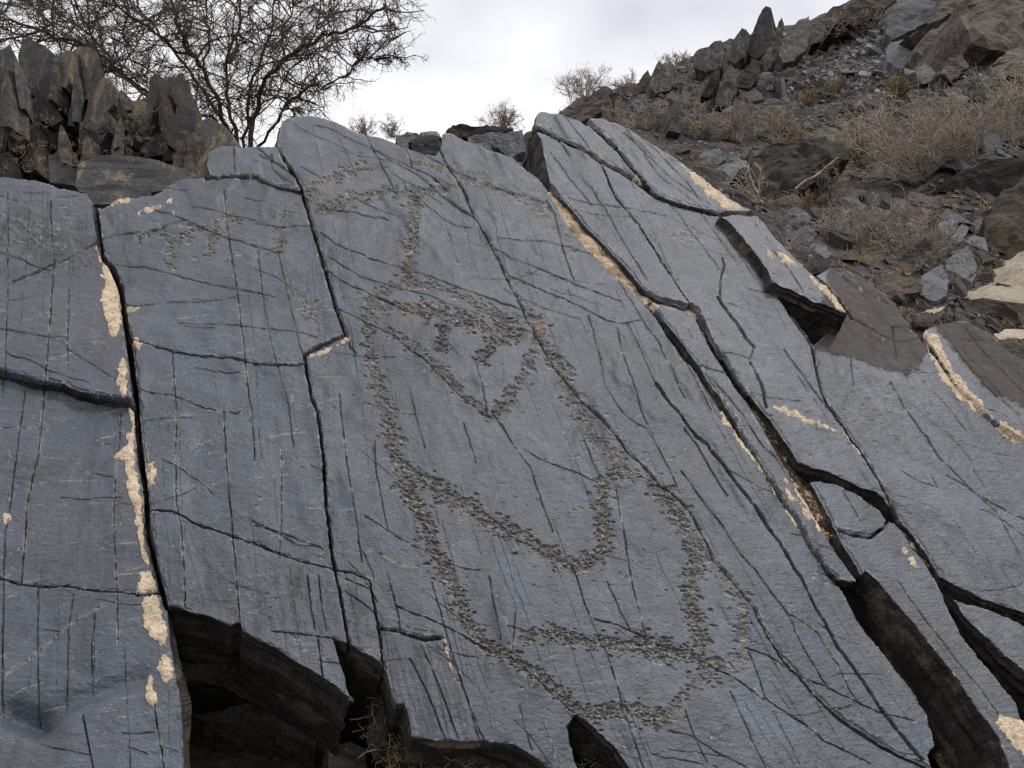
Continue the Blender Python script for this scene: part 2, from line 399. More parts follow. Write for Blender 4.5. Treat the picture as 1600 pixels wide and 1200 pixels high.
GAPS = dict(
 A=[(148,318,3),(152,350,3),(157,392,5),(175,415,9),(188,445,10),(195,500,9),(203,545,14),(208,590,14),(213,625,14),(217,680,15),(222,735,15),(228,770,13),(232,830,11),(240,870,12),(249,905,12),(256,935,12),(262,952,12)],
 C=[(861,290,12),(880,318,20),(905,350,24),(930,380,25),(955,408,26),(980,432,24),(1000,452,18),(1030,468,14),(1060,476,11),(1088,484,8)],
 C_low=[(985,436,6),(1010,468,7),(1030,495,10),(1050,525,16),(1070,555,18),(1090,580,15),(1115,615,13),(1140,655,12),(1165,690,10),(1190,728,10),(1215,768,9),(1240,803,9),(1260,838,8),(1280,868,9),(1312,908,12)],
 C2=[(1080,478,7),(1095,500,11),(1110,530,11),(1130,565,13),(1150,597,14),(1175,630,16),(1200,665,22),(1225,705,26),(1255,755,27),(1285,805,25),(1310,850,22),(1335,885,18),(1352,908,14)],
 C2_top=[(936,246,3),(960,300,3),(985,335,3),(1010,370,3),(1035,405,3),(1055,435,3.5),(1082,480,5)],
 C3=[(828,197,8),(848,203,8),(880,215,8),(905,229,7),(940,248,8),(970,265,8),(1000,285,8),(1028,303,9)],
 T1=[(915,180,7),(930,198,8),(945,211,9),(970,235,9),(985,255,9),(1002,275,10),(1025,301,10),(1060,316,11),(1095,326,12),(1128,333,8),(1145,332,5),(1190,332,5)],
 B=[(432,222,4),(450,262,5),(465,285,7),(472,300,8),(480,330,6),(488,360,6),(500,395,6),(508,425,6),(517,455,5),(525,485,5),(535,510,5),(541,522,5),(520,531,5),(490,546,5),(476,557,5),(477,570,4),(482,600,4),(487,625,5),(495,645,5),(500,680,4),(505,725,4),(510,790,4),(518,860,4),(523,892,4),(530,920,4),(537,960,4),(546,1006,4)],
 E=[(686,228,3),(698,253,3),(708,270,3),(722,294,3),(728,305,3),(740,335,3.4),(755,360,4),(770,385,4),(785,412,4),(800,445,4),(815,470,3.4),(830,505,3.2),(845,530,3.4),(865,562,3.4),(880,585,3.2),(910,625,3.2),(930,645,3.2),(950,668,3.2),(970,690,3.2),(980,705,3.2),(1010,730,3.2),(1030,755,3.2),(1050,768,3.2),(1080,795,3.2),(1098,830,3.4),(1115,870,3.4),(1140,900,3.6),(1160,925,4),(1180,950,4),(1200,993,6),(1215,1015,7),(1240,1045,7),(1260,1066,7),(1275,1085,7),(1300,1108,9),(1320,1126,10),(1350,1146,10),(1380,1166,10),(1410,1181,9),(1450,1200,8),(1490,1260,8)],
 c7=[(198,528,4),(245,540,3.2),(270,548,3.2),(310,556,3.2),(360,562,3.2),(400,572,3.4),(440,574,3.4),(476,571,3.4)],
 c8=[(-160,560,6),(0,576,7),(40,590,8),(60,597,9),(100,603,11),(120,614,12),(170,622,9),(212,632,8)],
 c13=[(232,803,3),(270,805,3.2),(300,818,3.4),(340,832,3.4),(370,840,3.4),(400,850,3.8),(435,863,4),(480,880,4),(522,891,4.5),(555,896,4),(578,908,3.4),(582,930,3.4),(590,970,3.4),(595,1000,4),(598,1042,4)],
 c17=[(-160,880,3),(0,900,3),(33,911,3.2),(110,918,4),(160,928,3.2),(215,934,3.4),(258,932,4)],
 K2=[(1205,442,4),(1235,493,4),(1268,543,4),(1278,585,4),(1290,625,4),(1315,660,4),(1330,685,7),(1350,715,7),(1385,775,4),(1405,808,5)],
 K3=[(1402,812,12),(1425,840,14),(1445,868,14),(1465,900,12),(1480,928,10)],
 K3b=[(1392,802,3),(1382,825,4),(1362,838,7),(1335,835,7),(1312,826,5)],
 R3=[(1441,520,8),(1455,550,11),(1475,580,11),(1500,610,8),(1530,640,8),(1560,665,7),(1600,690,7),(1770,800,9)],
 T0=[(322,283,4),(345,279,5),(370,278,5),(400,279,6),(430,292,7),(468,303,9)],
 K4=[(1258,414,5),(1285,440,5),(1305,465,5),(1330,499,5)],
 P1=[(594,982,4),(612,983,5),(640,991,6),(665,999,7),(690,996,6)],
)
free = np.zeros((NY, NX), bool)
edge_d = np.full((NY, NX), 1e3)                      # distance to the nearest broken edge, px
sl, D = poly_field(OUT, 20); free[sl] = D < 0; edge_d[sl] = np.minimum(edge_d[sl], np.abs(D))
for k, p in HOLES.items():
    sl, D = poly_field(p, 16); free[sl] &= D > 0; edge_d[sl] = np.minimum(edge_d[sl], np.abs(D))
open_gap = np.zeros((NY, NX), bool)                  # joints wide enough to look into
joint = ~free.copy()
for k, p in GAPS.items():
    sl, D = line_field(p, 16)
    wide = max(q[2] for q in p) > 6
    w = np.asarray(p)[:, 2]
    joint[sl] |= D < 0
    sl2, D2 = line_field([(x, y, ww - 6) for x, y, ww in p], 19)
    open_gap[sl] |= (D < 0) & (D2 < 0) & (w.max() > 6)
    edge_d[sl] = np.minimum(edge_d[sl], np.maximum(D, 0) + (0 if wide else 1.0))
ok = free & ~joint
# connected pieces by runs
par = []
def find(a):
    while par[a] != a: par[a] = par[par[a]]; a = par[a]
    return a
lab = np.full((NY, NX), -1, np.int32)
prev = []
for i in range(NY):
    r = ok[i].astype(np.int8); e = np.flatnonzero(np.diff(np.concatenate([[0], r, [0]])))
    cur = []
    for a, b in zip(e[::2], e[1::2]):
        idx = len(par); par.append(idx)
        for (c, d, j) in prev:
            if c < b and d > a:
                ra, rb = find(idx), find(j)
                if ra != rb: par[max(ra, rb)] = min(ra, rb)
        cur.append((a, b, idx)); lab[i, a:b] = idx
    prev = cur
root = np.array([find(k) for k in range(len(par))] + [-1])
lab = np.where(lab >= 0, root[lab], -1)

# the slabs: a point inside, offset off the face (m), tilt (per metre along strike, along dip), wording
SLABS = [
 ((60,450), .030, (0,0), "grey slate slab at the far left edge, above the wide black undercut crack"),
 ((100,750), .000, (0,0), "left edge slab of slate between the black undercut crack and a thin level crack"),
 ((100,1050), .012, (0,0), "lowest left slab of slate, beside the dark hollow, with tan crust on its right edge"),
 ((300,430), .010, (0,0), "upper slab right of the sand-lined left joint, with small pecked animal figures"),
 ((350,700), .006, (0,0), "squarish middle slab right of the sand-lined left joint, crossed by thin pale veins"),
 ((400,930), .022, (0,0), "slate slab overhanging the dark hollow, with a ragged lower lip"),
 ((565,960), .022, (0,0), "narrow wedge of slate with pale lined right edge above the dark hollow"),
 ((650,700), .000, (0,0), "large central slate slab bearing the great pecked figure and its inner animal"),
 ((900,450), .004, (0,0), "long slanting slab just left of the sand-filled joint, with curved cracks across it"),
 ((420,262), .020, (0,0), "small shattered slate block at the top edge, left of the rounded summit slab"),
 ((900,212), ((850,190,.03),(1020,290,.008)), (0,0), "thin strip of slate along the top of the raised block, above the orange-lined joint"),
 ((880,270), ((850,230,.030),(960,420,.012)), (0,0), "raised slate slab with a dark broken left side at the crest of the face"),
 ((1100,545), .020, (0,0), "narrow sliver of slate wedged between the two sand-lined joints"),
 ((1180,600), .012, (0,0), "long smooth slab reaching down to the dark curved step right of the brown joint"),
 ((1080,290), .03, (0,0), "upper right crest slab with a tan crusted right edge"),
 ((1240,430), .05, (0,0), "pointed slate slab with tan crust hanging over a black overhang"),
 ((1330,805), .004, (0,0), "short slate flake under the dark curved step, with a chipped lower end"),
 ((1450,930), .030, (0,0), "slanting slab with a reddish edge beside the dark trench at lower right"),
 ((1560,985), .015, (0,0), "small leaf-shaped slate slab below the ragged dark lip at the right edge"),
 ((1450,700), -.05, (0,0), "broad grey slab on the right with a rusty brown upper part"),
 ((1550,580), -.04, (0,0), "brown weathered slab at the right edge with a rounded top and sandy left joint"),
 ((1290,1000), .004, (0,0), ""),
]
ids = {}
slab_lab = np.full((NY, NX), -1, np.int32)
for k, (sd, *_r) in enumerate(SLABS):
    i, j = int(round((sd[1] - gy[0]) / G)), int(round((sd[0] - gx[0]) / G))
    L = lab[i, j]
    if L < 0: print("seed in a joint", sd); continue
    if L in ids: print("seed shares slab", sd, SLABS[ids[L]][0]); continue
    ids[L] = k; slab_lab[lab == L] = k
un, ct = np.unique(lab[(lab >= 0) & (slab_lab < 0)], return_counts=True)
for u, c in zip(un, ct):
    if c > 400:
        q = np.argwhere(lab == u).mean(0); print("unseeded piece", c, gx[int(q[1])], gy[int(q[0])])
# narrow joints close up: neighbours grow into them (the joint stays as a deep groove); wide ones stay open
grow_ok = free & ~open_gap
for it in range(40):
    m = (slab_lab < 0) & grow_ok
    if not m.any(): break
    ch = 0
    for dy, dx in ((0, 1), (0, -1), (1, 0), (-1, 0)):
        sh = np.full_like(slab_lab, -1)
        a = slice(max(dy, 0), NY + min(dy, 0)); b = slice(max(-dy, 0), NY + min(-dy, 0))
        c = slice(max(dx, 0), NX + min(dx, 0)); d = slice(max(-dx, 0), NX + min(-dx, 0))
        sh[a, c] = slab_lab[b, d]
        t = (slab_lab < 0) & grow_ok & (sh >= 0)
        slab_lab[t] = sh[t]; ch += t.sum()
    if not ch: break

# ------------------------------------------------------------------ relief
H = np.zeros((NY, NX)); PECK = np.zeros((NY, NX)); DIRT = np.zeros((NY, NX)); RUST = np.zeros((NY, NX)); PALE = np.zeros((NY, NX)); ORANGE = np.zeros((NY, NX))
PL = on_rock(PX, PY, 0.0)
US = (PL - CAM) @ S_DIR; UU = (PL - CAM) @ U_DIR
MPP = np.linalg.norm(PL - CAM, axis=-1) / F          # metres per pixel
H += 0.010 * fbm(US * 2.2, UU * 1.6, 3, 21) + 0.0035 * fbm(US * 9, UU * 6, 3, 22)
# broad facets: shallow terraces where a layer has split away
ter = fbm(US * 5.5, UU * 2.4, 4, 23)
H += 0.0040 * np.tanh(12 * (ter - 0.18)) + 0.0025 * np.tanh(14 * (ter + 0.25))
H += 0.0011 * fbm(US * 45, UU * 70, 3, 24) + 0.0007 * fbm(US * 120 + UU * 30, UU * 200, 2, 25)

def crack(pts, w, depth, dirt=0.9, pale=0.0):
    sl, D = line_field(pts, w + 6)
    t = np.clip(1.2 - D / (w * 0.33 + 0.3 if w < 3.1 else w * .4 + .2), 0, 1)
    if w < 3.1: depth, dirt = depth * .75, min(1, dirt * 1.02)
    var = 0.35 + 0.75 * vnoise(PX[sl] / 11, PY[sl] / 11, 31)
    H[sl] -= depth * t ** 0.4 * np.clip(var, 0.3, 1)
    DIRT[sl] = np.maximum(DIRT[sl], dirt * np.clip(t * 1.7, 0, 1) * np.clip(var * 1.1, 0, 1))
    halo = np.clip(1 - D / (w * .7 + 3), 0, 1) * np.clip(3.2 * vnoise(PX[sl] / 23, PY[sl] / 23, 37) - 1.5, 0, 1)
    DIRT[sl] = np.maximum(DIRT[sl], 0.30 * dirt * halo)
    if pale:
        m = np.clip(1 - np.abs(D - w * 0.6) / 1.6, 0, 1) * (vnoise(PX[sl] / 7, PY[sl] / 7, 33) > 1 - pale)
        PALE[sl] = np.maximum(PALE[sl], .7 * m)
for k, p in GAPS.items():
    P = np.asarray(p, float)
    crack(P[:, :2], float(np.median(P[:, 2])) * .75, 0.028, 1.0, 0.35)
CR = [  # width, depth (mm), dirt, pale, points
 (2.6,7,.9,.2,[(20,435),(65,415),(110,395),(150,375),(175,363),(230,356),(260,348),(290,340)]),(2.2,5,.9,0,[(0,393),(40,405),(80,418)]),
 (2.4,6,.9,0,[(240,322),(290,340),(330,360),(360,372),(400,385),(440,393)]),(2.2,5,.9,0,[(180,408),(225,415),(265,426),(320,440),(370,450),(430,462)]),
 (2.4,5,.9,0,[(195,475),(215,476),(240,473)]),(1.8,4,.8,0,[(260,470),(300,471),(370,463)]),(2,4,.9,0,[(280,503),(310,505),(375,512),(450,520),(495,527)]),
 (2.2,6,.8,.3,[(350,300),(355,350),(362,400),(372,460),(378,520),(385,590),(393,640),(398,720)]),(1.8,4,.7,.2,[(107,440),(106,520),(105,580)]),
 (2.4,6,.85,.35,[(78,310),(80,360),(84,400),(80,470),(75,550),(70,610),(65,660),(60,710),(50,750),(42,790),(38,850),(35,880),(33,911)]),
 (1.9,4,.7,.2,[(12,305),(12,400),(10,500),(8,560),(3,620)]),(2,5,.8,.1,[(40,612),(33,660),(25,720),(15,790),(8,830),(5,900),(3,1000),(2,1110)]),
 (1.8,4,.8,.4,[(190,640),(188,680),(182,740),(178,800),(180,870),(184,930),(185,1010)]),(2.2,5,.8,.45,[(270,548),(272,600),(277,650),(275,700),(275,790),(283,830),(288,900),(290,955)]),
 (2.2,6,.85,.4,[(350,645),(352,700),(358,780),(365,850),(370,900),(375,970)]),(2.2,5,.9,.4,[(220,612),(270,620),(300,630),(320,640),(370,648),(388,635)]),
 (1.6,3,.7,0,[(225,662),(300,655)]),(1.6,3,.7,.3,[(120,733),(180,750)]),(1.6,3,.7,.5,[(0,669),(70,672)]),(1.8,4,.8,0,[(10,550),(45,562),(75,580),(110,592),(140,600)]),
 (1.8,4,.8,0,[(0,512),(55,522),(105,530)]),(1.8,4,.8,0,[(300,323),(340,328),(420,352)]),(2,4,.8,0,[(60,912),(58,1020),(60,1080),(58,1120)]),
 (2,4,.85,0,[(115,930),(108,980),(105,1060),(102,1105)]),(2,4,.8,0,[(150,965),(144,1010),(144,1080)]),(2.4,6,.9,0,[(130,1120),(138,1160),(147,1210),(156,1270)]),
 (2.4,6,.9,.3,[(240,1105),(250,1160),(258,1210),(268,1280)]),(1.6,3,.3,.8,[(0,1055),(60,1015),(110,975),(165,950)]),
 (2.2,6,.9,.2,[(400,822),(440,833),(480,848),(505,858)]),(2,4,.9,.2,[(395,815),(440,837),(465,852),(500,854)]),(1.8,4,.8,.4,[(440,700),(440,750),(440,820),(437,870)]),
 (2.4,6,.9,.3,[(425,987),(480,993),(500,996),(521,998)]),(2.6,7,.9,.1,[(497,1000),(502,1040),(505,1062)]),(2.2,6,.9,0,[(480,900),(485,950),(492,985)]),(2,5,.85,.1,[(497,900),(502,950),(510,985)]),
 (2.2,5,.9,.1,[(540,905),(575,920)]),(2.2,5,.9,0,[(540,925),(560,938),(585,955)]),
 (2.6,7,.9,.45,[(618,945),(640,955),(690,975),(720,990),(750,1005),(790,1025),(800,1030),(830,1055),(860,1080),(890,1105),(905,1115)]),
 (2,5,.85,.2,[(605,900),(615,930),(622,955),(626,985)]),(2.2,5,.9,.2,[(675,910),(690,960),(705,1020),(725,1080),(740,1120),(757,1158)]),(2.2,6,.9,.1,[(640,1030),(665,1080),(680,1120),(696,1160)]),
 (2.2,6,.9,.2,[(660,1010),(675,1050),(690,1090),(705,1130),(716,1155)]),(2,5,.85,.1,[(690,1000),(715,1050),(735,1110),(748,1155)]),(2,5,.85,0,[(765,900),(772,950),(782,1000)]),
 (2.2,6,.9,0,[(400,350),(432,355),(480,356)]),(2.6,7,.95,0,[(470,310),(495,322),(518,331)]),(2.2,6,.9,0,[(518,331),(560,337),(600,341),(606,344)]),(2.2,5,.85,0,[(560,315),(590,328),(620,338),(640,342)]),
 (2.2,5,.9,0,[(640,300),(660,318),(690,340),(715,352),(735,355)]),(2,5,.85,0,[(685,303),(705,320),(740,340)]),
 (2.4,6,.9,.15,[(500,368),(540,390),(600,408),(640,422),(680,437),(720,452),(760,463),(803,476),(815,480)]),
 (2.2,6,.9,0,[(513,403),(560,430),(600,443),(640,453),(680,468),(720,485),(748,490)]),(2.2,6,.9,.1,[(508,424),(540,443),(570,455),(600,468),(630,483),(660,498)]),
 (2.4,6,.95,.1,[(528,484),(560,498),(590,513),(615,523),(640,545),(660,560),(690,590),(720,618),(750,640),(768,648)]),(2.2,5,.9,0,[(541,524),(548,543),(556,551)]),
 (3.0,9,.95,0,[(572,207),(585,235),(595,260),(608,285),(615,300),(628,312)]),(2.4,6,.9,0,[(490,195),(510,197),(540,212),(580,230),(610,248),(640,260),(660,270),(690,285),(722,300)]),
 (2,5,.85,0,[(460,195),(490,212),(520,222),(545,235),(572,240)]),(2.6,7,.95,0,[(626,226),(665,243),(690,255),(720,270),(760,287),(800,300),(850,312)]),(2.6,7,.95,.1,[(632,230),(638,242),(644,258)]),
 (2.6,7,.95,0,[(600,247),(620,258),(650,272),(680,298),(715,325),(742,340)]),(2.2,6,.9,0,[(640,260),(680,280),(702,302)]),(2,5,.85,0,[(470,265),(495,278)]),(2,5,.8,0,[(560,245),(592,250)]),
 (2.2,5,.85,0,[(610,275),(650,295),(690,318)]),
 (3,8,.95,0,[(400,230),(424,248),(445,265),(466,285)]),(2.6,7,.95,0,[(424,240),(425,262),(440,278),(458,292)]),(2.4,6,.9,0,[(405,243),(424,250)]),(2.2,6,.9,0,[(365,235),(367,275)]),
 (2,4,.8,.2,[(403,390),(410,450),(418,510),(425,545),(440,600),(452,640),(458,700)]),(2,4,.8,.1,[(435,395),(446,440),(458,500),(468,545),(475,560)]),
 (1.8,3,.6,.1,[(487,195),(495,235),(503,272)]),(1.8,3,.6,0,[(520,190),(535,225),(550,265)]),(1.8,3,.5,.1,[(495,300),(512,330)]),
 (2.8,7,.9,.1,[(855,310),(868,330),(875,360),(882,390),(890,415),(897,432)]),(2,5,.85,.1,[(780,370),(850,375),(890,382),(920,393),(945,402)]),
 (2.4,6,.9,.1,[(760,380),(800,400),(840,415),(890,437),(930,452),(970,467)]),(2.4,6,.9,.15,[(790,425),(810,433),(860,455),(910,475),(950,500),(975,505),(1003,498)]),
 (2.2,5,.85,0,[(800,447),(805,455),(850,480),(905,495)]),(2,5,.85,0,[(848,540),(870,548),(900,575)]),
 (2.4,6,.9,.1,[(925,290),(935,305),(950,330),(965,360),(985,395),(1000,417),(1012,435)]),(2.0,5,.8,.2,[(950,410),(970,440),(1000,490),(1015,515),(1030,535),(1050,580),(1070,620)]),
 (2.2,5,.85,.2,[(1005,470),(1030,500),(1045,530),(1065,560),(1095,610),(1110,640)]),(2,5,.85,.1,[(980,503),(1000,545),(1015,580),(1030,610)]),
 (2,5,.8,.2,[(920,490),(930,525),(940,560),(945,600),(965,630),(980,650),(1010,668),(1025,690),(1045,730),(1062,765)]),(2,5,.8,.2,[(965,512),(975,560),(990,600),(1005,645),(1022,680)]),
 (1.8,4,.8,.1,[(1035,305),(1060,330),(1080,360),(1100,385),(1125,420)]),(2.8,9,.95,0,[(1130,402),(1133,413),(1128,430),(1125,462)]),
 (4.5,16,.8,.3,[(1122,464),(1135,482),(1150,502),(1165,525),(1178,543)]),(4.5,16,.8,.2,[(1173,568),(1183,585),(1192,605),(1197,635)]),(2,5,.8,.2,[(1130,550),(1155,555),(1172,562),(1178,543)]),
 (1.8,4,.8,.1,[(1120,340),(1145,380),(1170,420),(1195,455)]),(2,4,.8,0,[(1090,322),(1115,360),(1150,405)]),(2,4,.8,0,[(1170,450),(1190,455),(1208,457)]),
 (2.4,6,.9,.1,[(860,235),(880,260),(905,290),(925,315)]),(2.2,5,.9,.1,[(868,330),(905,325),(950,335),(995,340)]),(2.2,5,.9,.1,[(888,305),(930,315),(990,325),(1040,335)]),
 (2.2,6,.9,0,[(860,200),(880,225),(890,240)]),(2,5,.85,0,[(880,180),(900,205),(920,230)]),
 (2.2,6,.9,0,[(975,205),(1010,240),(1050,275),(1085,300),(1110,318)]),(2.2,6,.9,0,[(1000,215),(1040,250),(1075,282),(1095,312)]),(2,5,.85,0,[(1005,240),(1035,275),(1070,300),(1100,325)]),
 (2.2,5,.5,.8,[(1186,340),(1197,365),(1205,380)]),(2.4,5,.9,.1,[(1200,375),(1215,400),(1235,425),(1255,455)]),
 (4.5,18,.95,.15,[(1025,600),(1045,630),(1060,645),(1075,665),(1090,682),(1105,692),(1120,715),(1135,735),(1150,757),(1170,782),(1190,807),(1200,822),(1225,857),(1240,887),(1255,905),(1275,945),(1290,965),(1310,1005),(1340,1050),(1365,1085),(1380,1110),(1410,1150),(1440,1187)]),
 (2.8,7,.95,.1,[(1070,670),(1090,695),(1110,730),(1125,755),(1137,773)]),
 (2.6,7,.9,.2,[(1065,735),(1080,755),(1110,795),(1130,820),(1150,855),(1180,890),(1205,925),(1235,965),(1250,1000),(1265,1025),(1280,1050),(1293,1070)]),
 (2,5,.85,.1,[(770,640),(800,688),(830,730),(850,790),(865,830)]),(2,5,.85,.2,[(820,700),(850,718),(890,732),(935,752)]),(2,5,.85,.3,[(905,665),(920,700),(932,735),(940,752)]),
 (2.2,5,.85,.3,[(963,765),(970,810),(978,845),(985,890),(995,940),(1003,975),(1010,992)]),(2.2,6,.9,.2,[(895,880),(905,910),(915,940),(930,980),(945,1010),(960,1050),(970,1095),(985,1140),(1000,1180),(1012,1210)]),
 (2.4,6,.95,.1,[(950,908),(960,930),(970,955),(985,985)]),(2.6,7,.9,.35,[(930,965),(965,975),(985,985),(1005,992),(1030,1006),(1070,1018),(1100,1032),(1140,1056),(1170,1076),(1195,1091)]),
 (2.4,6,.9,.2,[(1170,1018),(1185,1050),(1197,1088)]),(2.4,6,.9,.3,[(1165,1012),(1200,1022),(1230,1041),(1265,1061),(1290,1071),(1320,1086),(1350,1101),(1385,1116),(1430,1126)]),
 (3,8,.95,.4,[(1197,1088),(1225,1108),(1260,1131),(1290,1156),(1330,1176),(1360,1192)]),(2.2,5,.85,.1,[(1045,1140),(1080,1150),(1120,1175),(1160,1195),(1190,1215)]),
 (2,5,.8,.3,[(1235,960),(1280,985),(1310,1035),(1330,1080),(1345,1100)]),(2,4,.8,.1,[(1140,1080),(1165,1130),(1180,1170),(1195,1200)]),(2,4,.8,.1,[(1210,1110),(1230,1150),(1250,1195)]),
 (2,5,.85,.1,[(805,960),(802,985),(800,1020)]),(2,5,.85,.1,[(1070,1110),(1085,1150),(1105,1190)]),(1.8,4,.7,.2,[(810,1100),(820,1140),(832,1172)]),(2,4,.8,.1,[(640,605),(650,650),(665,700)]),
 (2,5,.85,.2,[(530,620),(537,690),(545,750),(557,820),(565,880)]),(2,5,.85,.2,[(585,690),(588,740),(597,790),(605,830)]),(2,5,.85,.3,[(560,850),(575,880),(585,905)]),
 (1.8,4,.7,.3,[(545,880),(565,900),(590,940)]),(2,4,.8,.3,[(570,810),(620,840),(660,862),(680,872),(720,885),(750,890)]),(1.8,3,.5,.6,[(580,860),(630,885),(655,886)]),
 (2,5,.85,.1,[(725,660),(735,690),(745,720)]),(2,5,.85,0,[(785,660),(800,688)]),(2,4,.8,.1,[(740,560),(755,610),(762,640)]),(2,4,.8,0,[(700,540),(720,565)]),
 (2.4,6,.9,.1,[(1205,705),(1225,735),(1245,765),(1262,787),(1275,810)]),(2.4,7,.95,0,[(1110,590),(1130,612),(1160,650),(1182,682),(1195,700),(1208,712)]),(2.2,6,.9,.3,[(1090,570),(1105,575),(1130,583),(1150,600)]),
 (2.8,7,.95,.1,[(1225,548),(1245,575),(1265,600),(1290,635),(1310,655)]),(1.8,4,.7,.1,[(1245,590),(1275,630),(1295,660)]),
 (2.2,6,.9,.2,[(1390,600),(1410,635),(1430,660),(1450,685),(1470,715),(1500,745),(1530,775),(1560,800),(1580,840),(1600,875),(1625,910)]),
 (2.4,6,.9,.2,[(1480,742),(1510,758),(1550,785),(1600,812),(1680,850)]),(2.2,5,.85,.1,[(1440,600),(1470,630),(1490,655),(1505,675)]),(1.8,4,.8,0,[(1455,745),(1465,765)]),
 (2.4,6,.95,.1,[(1325,500),(1340,505),(1370,520),(1392,530)]),(2.2,6,.95,0,[(1395,512),(1395,530),(1400,560)]),(2.2,5,.9,0,[(1395,512),(1420,513),(1440,525)]),(2,5,.9,0,[(1330,560),(1335,600)]),
 (2,4,.8,.1,[(1300,415),(1340,450),(1385,475)]),(2.2,5,.9,0,[(1475,520),(1510,570),(1545,610),(1590,650)]),(2.2,5,.9,0,[(1505,510),(1540,555),(1580,600),(1620,640)]),
 (2,4,.8,.2,[(1405,905),(1440,955),(1490,1020),(1530,1070),(1570,1130)]),(2,4,.6,.3,[(1300,740),(1330,790),(1345,815)]),(2.2,5,.9,.1,[(1395,800),(1420,845),(1450,880),(1490,930),(1510,942)]),
]
for w, dp, di, pa, pts in CR: crack(pts, w, dp * 0.001, di, pa)
# hairline joints that run with the dip, and curved cross cracks
rnd = random.Random(11)
sx = [-150, 50, 200, 350, 500, 650, 800, 1000, 1200, 1400, 1750]
ss = [-.12, -.06, .06, .09, .13, .22, .32, .45, .60, .68, .7]
for k in range(230):
    x, y = rnd.uniform(-100, 1650), rnd.uniform(190, 1300); L = rnd.uniform(30, 260)
    pts = []
    for q in range(int(L / 22) + 2):
        pts.append((x, y)); y += 22; x += 22 * float(np.interp(x, sx, ss)) + rnd.uniform(-1.5, 1.5)
    pal = rnd.random()
    crack(pts, rnd.uniform(.6, 1.2), rnd.uniform(.001, .0025), rnd.uniform(.25, .6), rnd.choice([0, 0, .12]) if pal > .1 else .35)
for k in range(95):
    x, y = rnd.uniform(-100, 1600), rnd.uniform(220, 1250); an = rnd.uniform(.1, .6); pts = []
    for q in range(rnd.randint(3, 9)):
        pts.append((x, y)); an += rnd.uniform(-.2, .15); x += 16 * math.cos(an); y += 16 * math.sin(an)
    crack(pts, rnd.uniform(1.0, 1.6), rnd.uniform(.002, .004), rnd.uniform(.5, .9), .1)
# thin pale veins rising to the right on the left slabs
for k in range(85):
    x, y = rnd.uniform(-60, 540), rnd.uniform(480, 1130); an = rnd.uniform(-.34, -.10); pts = []
    for q in range(rnd.randint(2, 5)):
        pts.append((x, y)); an += rnd.uniform(-.12, .12); x += 15 * math.cos(an); y += 15 * math.sin(an)
    sl, D = line_field(pts, 4)
    PALE[sl] = np.maximum(PALE[sl], np.clip(1.1 - D / 1.3, 0, 1) * (vnoise(PX[sl] / 6, PY[sl] / 3, 41 + k) > .45) * rnd.uniform(.2, .6))
# small ridges and dips of the lower left slab
sl, D = line_field([(60,1120),(100,1102),(160,1080),(220,1062)], 60); H[sl] -= 0.012 * np.exp(-(D / 16) ** 2)
sl, D = line_field([(20,1110),(60,1128)], 80); H[sl] -= 0.028 * np.exp(-(D / 22) ** 2)
sl, D = line_field([(10,360),(120,385)], 60); H[sl] += 0.004 * np.exp(-(D / 30) ** 2) * fbm(PX[sl] / 12, PY[sl] / 5, 3, 44)

# dark run-off stains with ragged edges
for poly, amt, sx_, sy_ in (([(600,1000),(690,1000),(760,1160),(640,1160),(612,1080)], .55, 5, 60), ([(155,325),(205,318),(215,440),(190,450),(160,400)], .5, 6, 40), ([(-60,320),(140,330),(120,420),(-60,440)], .4, 14, 10),
    ([(100,395),(155,385),(155,430),(100,430)], .35, 6, 25), ([(380,880),(520,900),(545,1000),(400,990)], .45, 7, 34), ([(260,830),(370,860),(370,960),(270,945)], .4, 6, 40), ([(540,920),(590,930),(595,1030),(550,1000)], .5, 7, 18),
    ([(480,340),(530,360),(545,470),(520,470)], .55, 9, 14), ([(20,590),(170,625),(180,650),(60,640)], .5, 20, 8), ([(0,700),(110,715),(110,760),(0,750)], .3, 14, 9), ([(60,870),(110,900),(60,920)], .4, 12, 10), ([(1280,560),(1420,590),(1400,680),(1310,660)], .4, 14, 16)):
    sl, D = poly_field(poly, 26)
    n = vnoise(PX[sl] / sx_ - PY[sl] * .3 / sx_ * (sy_ > 25), PY[sl] / sy_, 47) + .5 * vnoise(PX[sl] / 3, PY[sl] / 9, 48)
    DIRT[sl] = np.maximum(DIRT[sl], amt * np.clip(.4 - D / 24, 0, 1) * np.clip((n - .68) * 4, 0, 1))
